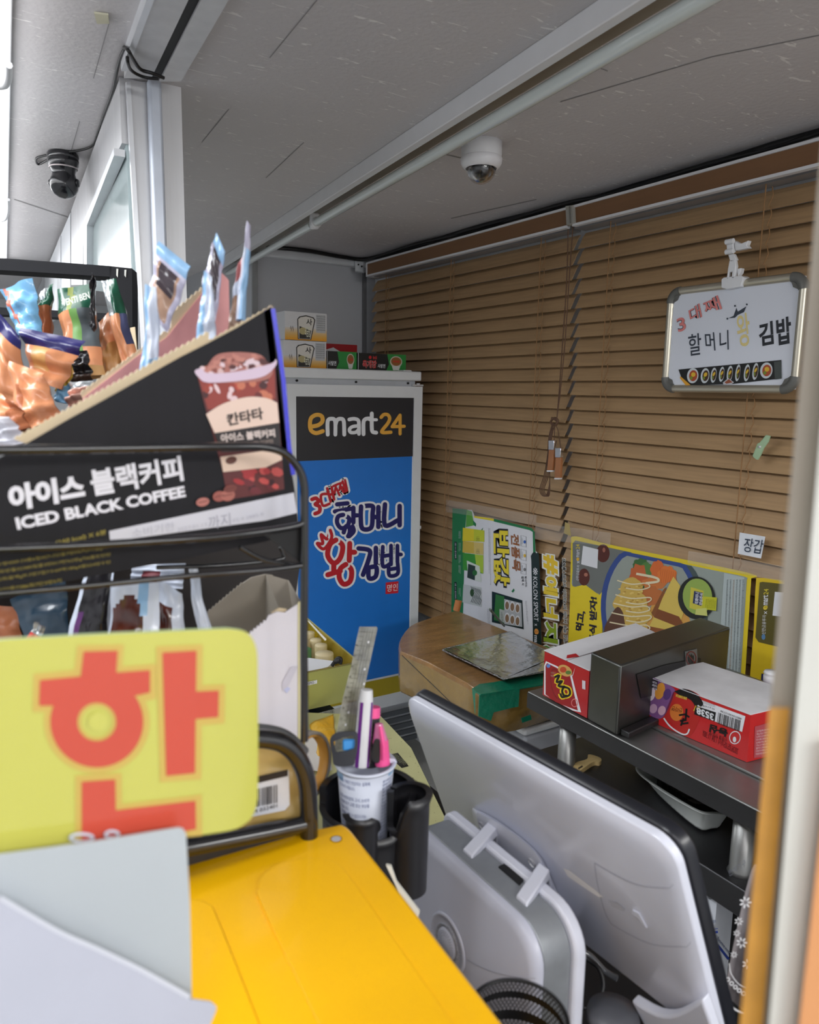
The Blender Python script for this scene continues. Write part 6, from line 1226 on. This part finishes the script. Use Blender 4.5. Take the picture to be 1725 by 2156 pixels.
# ------------------------------------------------------------ snack bags behind, upper left
m_or = mat('bag_orange', (222, 150, 106), .35, var=.08, scale=12, coat=.3, bump=.25, bscale=20); m_or2 = mat('bag_brown', (178, 108, 72), .4, var=.12, scale=16, bump=.2, bscale=30)
m_nv = mat('bag_navy', (42, 40, 100), .3, var=.06, coat=.4); m_gn = mat('bag_green', (24, 84, 62), .25, var=.2, scale=14, coat=.5, bump=.3, bscale=25)
m_sk = mat('bag_sky', (128, 186, 226), .25, var=.12, coat=.5, bump=.3, bscale=25); m_bk = mat('bag_black', (34, 32, 36), .25, var=.2, coat=.4); m_slv = mat('bag_silver', (190, 196, 198), .2, metal=.6, bump=.5, bscale=30)
m_tan = mat('bag_tan', (206, 156, 96), .4, var=.06)
def bag(label, px, d, col, seed, **k): return pouch('snack_bag', px, d, col, label, 'snack bag', seed=seed, **({'bulge': .015, 'crump': .008} | k))
t = bag('sky blue snack bag at the far left, above the orange bags', [(4, 612), (72, 588), (92, 706), (40, 708)], 1.05, lambda u, v: C3((196, 110, 90)) if abs(u - v * .25 - .12) < .05 and v < .8 else m_sk, 11)
bag('green and orange pastry bag, broad one with leaf print', [(116, 606), (192, 592), (222, 790), (140, 800)], 1.10, lambda u, v: (C3((120, 132, 50)) if .28 < u - v * .4 < .42 else m_gn) if v < .28 else ((C3((112, 158, 84)) if .45 < u < .62 and v < .75 else (C3((84, 92, 96)) if u > .65 and v < .7 else m_or)) if v < .9 else m_tan), 12)
gq2 = Pl(P(160, 700, 1.05), -FW); lt = MB(); lt.text(gq2, 'VENTI BEN', (132, 646), (190, 628), (129, 632), C3((206, 210, 200)), .0, .03); lt.build('bag_lettering', bpy.data.objects['snack_bag.001'] if 'snack_bag.001' in bpy.data.objects else None)
bag('narrow black edged bag standing left of the brass bracket', [(194, 574), (202, 590), (200, 700), (188, 680)], 1.07, lambda u, v: m_bk, 13, bulge=.006)
bag('dark green and brown bag left of the broad green bag', [(86, 612), (112, 596), (104, 720), (90, 730)], 1.12, lambda u, v: m_slv if v < .2 and u < .5 else (m_gn if v < .4 else m_or2), 14)
bag('green topped bag leaning on the black shelf upright', [(212, 590), (246, 588), (296, 770), (262, 790)], 1.12, lambda u, v: (m_slv if u < .45 else m_gn) if v < .42 else (C3((72, 76, 110)) if u > .72 and v < .75 else m_or), 15)
bag('orange snack bag with blue spots beside the black upright', [(204, 690), (240, 640), (262, 790), (222, 830)], 1.14, lambda u, v: m_or if v < .5 else m_tan, 16)
bag('small black drink pouch between orange bags', [(158, 742), (184, 738), (196, 800), (150, 804)], 1.00, lambda u, v: m_bk if v < .8 else C3((60, 40, 30)), 17, bulge=.006)
bag('navy topped orange bag in the middle of the pile', [(38, 688), (176, 716), (128, 820), (70, 800)], .95, lambda u, v: m_nv if v < .30 else (m_tan if .2 < u < .55 and v < .75 else m_or), 18)
bag('plain orange bag with navy corner at the left edge', [(-20, 640), (40, 706), (60, 860), (-30, 830)], .92, lambda u, v: m_nv if v < .2 else m_or, 19)
bag('crumpled orange bag in front with brown print', [(20, 760), (92, 786), (128, 880), (40, 930)], .86, lambda u, v: m_or2 if .2 < u < .35 and .3 < v < .9 else m_or, 20)
bag('lowest orange bag beside the torn carton corner', [(-30, 810), (30, 850), (66, 900), (-30, 960)], .80, lambda u, v: m_or2 if u > .7 else m_or, 21)
bag('silver and peach bag lying against the pink carton wall', [(148, 806), (192, 800), (196, 840), (140, 856)], .90, lambda u, v: m_slv if v < .35 else C3((222, 176, 160)), 22, bulge=.008)
bag('blue and yellow bag peeking below the navy topped bag', [(112, 806), (150, 770), (146, 850), (118, 846)], .97, lambda u, v: C3((220, 180, 60)) if v < .45 else m_sk, 23, bulge=.006)
bag('pale newspaper print wrap at the lower left of the carton', [(-30, 880), (20, 878), (58, 930), (-30, 960)], .70, lambda u, v: C3((214, 214, 222)), 24, bulge=.006)
# black shelving unit behind
sq = thing('black_shelving', 'black slotted steel shelving unit at the left with a brass bracket', 'shelving', P(150, 900, 1.45))
m_bs = mat('black_steel', (20, 20, 24), .6, spec=.15, metal=0, var=0)
mb = MB(); mb.slab([P(x, y, 1.45) for x, y in ((-120, 534), (236, 560), (236, 584), (-120, 562))], FW * .03, m_bs); mb.build('top_rail', sq, bevel=.001)
mb = MB(); mb.slab([P(x, y, 1.45) for x, y in ((231, 560), (278, 565), (284, 1400), (231, 1400))], FW * .03, m_bs); mb.slab([P(x, y, 1.448) for x, y in ((245, 566), (249, 566), (248, 584), (245, 580))], FW * .001, m_cream); mb.slab([P(x, y, 1.448) for x, y in ((262, 568), (266, 568), (265, 584), (262, 580))], FW * .001, m_cream); mb.build('upright', sq)
mb = MB(); mb.slab([P(x, y, 1.45) for x, y in ((-120, 640), (231, 660), (231, 674), (-120, 656))], FW * .02, m_bs); mb.build('lower_rail', sq)
MB().box((-.38, .84, 1.446), (.21, 1.47, 1.455), m_bs).build('shelf_board', sq)
mb = MB(); mb.slab([P(x, y, 1.444) for x, y in ((239, 676), (254, 675), (256, 716), (240, 718))], FW * .003, mat('brass', (190, 184, 110), .3, metal=.5)); bkp = mb.build('bracket', sq, 'brass coloured bracket plate', bevel=.002)
for y in (682, 709): MB().lathe(P(244, y, 1.443), [(.003, 0), (.003, .002), (0, .002)], m_black, -FW, 10).build('bolt', bkp)
mb = MB(); mb.slab([P(x, y, 1.44) for x, y in ((274, 690), (284, 688), (290, 760), (276, 760))], FW * .004, m_card); prop(mb.build('card_scrap'), 'narrow cream card beside the black shelf upright', 'card')
# ------------------------------------------------------------ lower tier: carton and pouches
lq2 = PY(.66); lc2 = thing('white_display_carton', 'white torn edged display carton on the lower rack tier', 'carton', lq2.px(560, 1580))
m_lw = mat('white_card_print', (224, 220, 228), .45, var=.02); m_gi = mat('grey_board_inside', (150, 142, 130), .7, var=.06)
mb = MB(); mb.slab([lq2.px(*p) for p in zig((505, 1352), (560, 1308), 8, 5) + [(566, 1296), (584, 1288), (600, 1290), (634, 1268), (636, 1572), (600, 1560), (500, 1540)]], (0, .0015, 0), m_lw)
mb.pp(lq2, [(594, 1438), (612, 1405), (628, 1402), (604, 1452), (596, 1456)], C3((206, 202, 214)), .001); mb.pp(lq2, [(598, 1452), (606, 1446), (612, 1450), (604, 1460)], C3((196, 200, 232)), .0012); mb.build('near_panel', lc2)
mb = MB(); mb.slab([lq2.px(x, y, .001) for x, y in ((628, 1268), (636, 1266), (637, 1572), (628, 1570))], (0, .001, 0), C3((216, 208, 160))); mb.build('yellow_edge', lc2)
q3 = PY(.78); mb = MB(); mb.slab([q3.px(*p) for p in zig((438, 1290), (512, 1228), 10, 4) + [(530, 1216), (560, 1209), (575, 1211), (560, 1360), (430, 1370)]], (0, .002, 0), m_gi); mb.build('far_panel', lc2)
mb = MB(); a_, b2, c_, d_ = q3.px(560, 1209), q3.px(560, 1360), lq2.px(634, 1400), lq2.px(634, 1270); mid = q3.px(606, 1222); mb.slab([a_, mid, d_, c_, b2], (.001, 0, 0), m_gi); mb.build('end_panel', lc2)
mb = MB(); mb.slab([PY(.664).px(*p) for p in ((580, 1302), (572, 1290), (588, 1280), (604, 1282), (606, 1296))], (0, .002, 0), m_card); mb.build('torn_edge', lc2)
mb = MB(); mb.box((.0, .60, 1.165), (.20, .90, 1.17), m_bs); mb.build('tier_floor', rk)
mb = MB(); mb.slab([PY(.95).px(*p) for p in ((-150, 1150), (640, 1130), (600, 1420), (-150, 1420))], (0, .01, 0), mat('interior_shade', (40, 34, 32), .6)); mb.build('shade_sheet', rk)  # dark sheet standing in for the shaded interior behind the pouches
G2 = 'coffee pouches in the lower carton'
def lp_(label, px, d, col, seed, **k): return pouch('coffee_pouch', px, d, col, label, 'pouch', seed=seed, group=G2, **({'bulge': .006, 'crump': .004} | k))
m_cola = mat('cola_brown', (90, 42, 30), .2, var=.5, scale=30, coat=.6); m_pur = mat('pouch_purple', (96, 50, 110), .3, coat=.4)
lp_('dark blue green pouch at the left of the lower tier', [(20, 1262), (140, 1210), (150, 1400), (80, 1400)], .80, lambda u, v: mat('teal_foil', (44, 66, 84), .25, var=.25, scale=20, coat=.4), 31)
lp_('purple edged pouch of dark cola colour in the lower tier', [(178, 1214), (240, 1206), (230, 1400), (126, 1400)], .76, lambda u, v: m_pw if u < .12 else (m_pur if u < .26 and v > .4 else (C3((120, 30, 34)) if v > .72 else m_bk if u < .9 else m_pw)), 32)
lp_('white and blue pouch with brown coffee print, centre of the lower tier', [(238, 1226), (336, 1226), (334, 1400), (222, 1400)], .73, lambda u, v: m_cola if (u - .38) ** 2 / .10 + (v - .5) ** 2 / .12 < 1 and u + v * .3 < .95 else (m_pb if .6 < u < .8 and v < .4 else m_pw), 33)
lp_('pouch with coffee print right of the centre pouch, lower tier', [(330, 1218), (384, 1250), (390, 1400), (326, 1400)], .75, lambda u, v: m_cola if .1 < u < .65 and v > .25 else m_pw, 34)
lp_('folded pale pouch edge, right end of the lower tier', [(394, 1190), (412, 1192), (466, 1400), (430, 1400)], .74, lambda u, v: m_pur if v > .72 else m_pw, 35, bulge=.003)
lp_('pale pouch top in shade behind the lower tier pouches', [(280, 1190), (390, 1186), (384, 1240), (270, 1230)], .80, lambda u, v: C3((120, 40, 50)) if .2 < u < .6 and v > .3 else m_pw, 36, bulge=.003)
lp_('brown orange pouch at the far left of the lower tier', [(-40, 1270), (40, 1280), (50, 1400), (-40, 1400)], .82, lambda u, v: m_or2, 37)
lp_('small silver pouch with red mark in front of the dark blue green pouch', [(74, 1308), (92, 1320), (66, 1380), (46, 1366)], .72, lambda u, v: C3((206, 50, 46)) if .35 < v < .6 else m_slv, 38, bulge=.003)
# gold packet inside the bottom hoop
m_gp = mat('gold_packet', (214, 180, 108), .35, var=.10, scale=8, bump=.15, bscale=18)
gp = pouch('gold_packet', [(500, 1575), (622, 1575), (636, 1738), (480, 1758)], .70, lambda u, v: m_gp, 'gold packet with a barcode inside the black hoop', 'packet', seed=41, bulge=.008, crump=.003)
gq3 = Pl(P(560, 1660, .685), -FW); mb = MB()
mb.slab([gq3.px(*p) for p in ((520, 1640), (608, 1622), (610, 1695), (600, 1706), (520, 1722))], FW * .0008, C3((222, 222, 228))); mb.pp(gq3, [(520, 1640), (606, 1620), (606, 1634), (520, 1654)], C3((40, 30, 26)), .0008)
x = 524; rb = random.Random(8)
while x < 586: w_ = rb.choice((1.2, 2, 3)); mb.pp(gq3, [(x, 1664 - (x - 524) * .2), (x + w_, 1664 - (x - 524) * .2), (x + w_, 1702 - (x - 524) * .2), (x, 1702 - (x - 524) * .2)], C3((30, 30, 40)), .0009); x += w_ + rb.choice((1.4, 2.2, 3))
mb.text(gq3, '24 032401', (530, 1714), (584, 1700), (530, 1706), C3((30, 30, 40)), .0009); mb.build('barcode_label', gp)
# ------------------------------------------------------------ yellow plastic case
m_yel = mat('yellow_plastic', (250, 188, 8), .32, var=.03, scale=4, coat=.2)
yz = PZ(1.15); yc = thing('yellow_case', 'large bright yellow plastic case lid with moulded ridges and a screw', 'case', yz.px(700, 1950))
edge = [(200, 1836), (400, 1795)] + c2([(400, 1795), (560, 1763), (690, 1739), (718, 1734), (735, 1742), (752, 1762)], 4)[1:] + [(850, 1885), (960, 2026), (1062, 2156), (1180, 2310), (200, 2310)]
mb = MB(); mb.slab([yz.px(*p) for p in edge], (0, 0, -.045), m_yel); mb.build('lid', yc, bevel=.0035, seg=3)
for nm, pts in (('ridge', c2([(665, 2146), (552, 1911), (544, 1875), (552, 1850), (588, 1822), (650, 1812), (700, 1818), (737, 1851), (820, 1970), (950, 2156)], 5) + [(1050, 2300), (740, 2300)]), ('ridge', c2([(545, 2156), (460, 1940), (440, 1908), (400, 1897), (300, 1896), (240, 1910)], 5) + [(240, 2300), (610, 2300)])):
    mb = MB(); mb.slab([yz.px(x, y) + Vector((0, 0, .0022)) for x, y in pts], (0, 0, -.003), m_yel); mb.build(nm, yc, bevel=.0009, seg=2)
c = yz.px(708, 1767); mb = MB(); mb.lathe(c, [(.0056, .0003), (.0050, .0004), (.0042, -.001), (.0038, -.001)], mat('deep_amber', (160, 110, 10), .4), n=24); mb.lathe(c, [(.0044, .0005), (.0026, .0008), (0, .0006)], m_steel, n=20); mb.build('screw', yc)
mb = MB(); mb.slab([yz.px(x, y) - Vector((0, 0, .05)) for x, y in ((300, 1850), (700, 1790), (900, 2100), (900, 2300), (300, 2300))], (0, 0, -.312), m_yel); mb.build('base', yc)
mb = MB(); mb.slab([P(x, y, .72) for x, y in ((813, 1822), (824, 1824), (836, 1858), (884, 1920), (880, 1935), (850, 1900))], FW * .004, C3((228, 226, 214))); prop(mb.build('paper_slip'), 'white paper slip showing along the right edge of the yellow case', 'paper')
# ------------------------------------------------------------ price card board close to the lens
sg = PY(.40); sn = thing('yellow_sign', 'glossy yellow sign board with one big red Korean syllable', 'sign', sg.px(250, 1800))
ow = c2([(-80, 1400), (-40, 1356), (20, 1346)], 3) + [(250, 1334), (480, 1324)] + c2([(480, 1324), (520, 1332), (540, 1365), (543, 1420)], 4)[1:] + [(544, 1560), (543, 1680)] + c2([(543, 1680), (532, 1718), (500, 1744), (440, 1756)], 4)[1:] + [(200, 1786), (0, 1812), (-80, 1826)]
m_sy = mat('sign_yellow', (204, 202, 94), .16, var=.05, scale=3, coat=.6, bump=.05, bscale=12); RS = C3((208, 84, 66), rough=.25); HL = C3((208, 178, 90), rough=.25)
mb = MB(); mb.slab([sg.px(*p) for p in ow], (0, .003, 0), m_sy, C3((150, 170, 130)))
def G(off, e, m):
    mb.pp(sg, [(176 - e, 1372 - e), (248 + e, 1370 - e), (245 + e, 1416 - e), (316 + e, 1411 - e), (316 + e, 1458 + e), (290 + e, 1464 + e), (110, 1486 + e), (82 - e, 1486 + e), (84 - e, 1432 - e), (170 - e, 1424 - e)], m, off)
    mb.pe(sg, 204, 1520, 98 + e, 96 + e, m, off + .00004, 0, 48, hole=(41 - e * .6) / (98 + e))
    mb.pp(sg, [(342 - e, 1374 - e), (414 + e, 1370 - e), (413 + e, 1456 - e), (461 + e, 1454 - e), (460 + e, 1510 + e), (412 + e, 1514 + e), (411 + e, 1628 + e), (350 - e, 1634 + e)], m, off + .00008)
    mb.pp(sg, [(172 - e, 1646 - e), (243 + e, 1641 - e), (244 + e, 1706 - e), (412 + e, 1686 - e), (413 + e, 1746 + e), (172 - e, 1790)], m, off + .00012)
G(.0004, 13, HL); G(.0008, 0, RS); mb.pe(sg, 207, 1520, 22, 22, m_sy, .0012)
mb.build('board', sn)
MB().tube([sg.px(250, 1790) + Vector((0, .006, 0)), sg.px(250, 1790) + Vector((0, .006, -.12))], .004, m_wire, 10).build('stand', sn)
mb = MB(); wq = PY(.388)
mb.slab([wq.px(*p) for p in ((-90, 1818), (0, 1800), (200, 1772), (376, 1743), (386, 1745), (392, 1756), (400, 1900), (404, 2108), (404, 2400), (-90, 2400))], (0, .0012, 0), mat('milky_acrylic', (186, 193, 197), .3, var=.04, scale=5, coat=.3))
prop(mb.build('acrylic_card'), 'milky white card standing in front of the yellow sign, bottom left', 'card')
pq = PY(.376); mb = MB(); g = []; c4 = [(-110, 1860), (400, 2110), (470, 2420), (-110, 2420)]
mb.slab([pq.px(*p) for p in ((-110, 1850), (0, 1890), (120, 1960), (200, 1996), (300, 2044), (400, 2104), (445, 2110), (456, 2120), (455, 2128), (442, 2160), (400, 2300), (380, 2420), (-110, 2420))], (0, .001, 0), mat('white_paper', (192, 195, 208), .5, var=.02))
mb.pline(pq, c2([(0, 1890), (120, 1960), (200, 1996), (300, 2044), (400, 2100)], 4), 10, C3((214, 217, 226)), .0006)
prop(mb.build('folded_sheet'), 'slanted white paper sheet at the bottom left corner, nearest the lens', 'paper')
for k, (x, y, rx, ry) in enumerate(((172, 1765, 22, 7), (234, 1757, 16, 6))): pass
mb = MB(); mb.tube([sg.px(172 + 24 * math.cos(a), 1764 + 8 * math.sin(a), .003) for a in [i * math.pi / 10 for i in range(20)]], .0008, m_pw, 6, closed=True); mb.tube([sg.px(236 + 14 * math.cos(a), 1757 + 7 * math.sin(a), .003) for a in [i * math.pi / 8 for i in range(16)]], .0008, m_pw, 6, closed=True); mb.build('clear_clip', sn)
for o in bpy.data.objects:
    if '_o' in o: del o['_o']
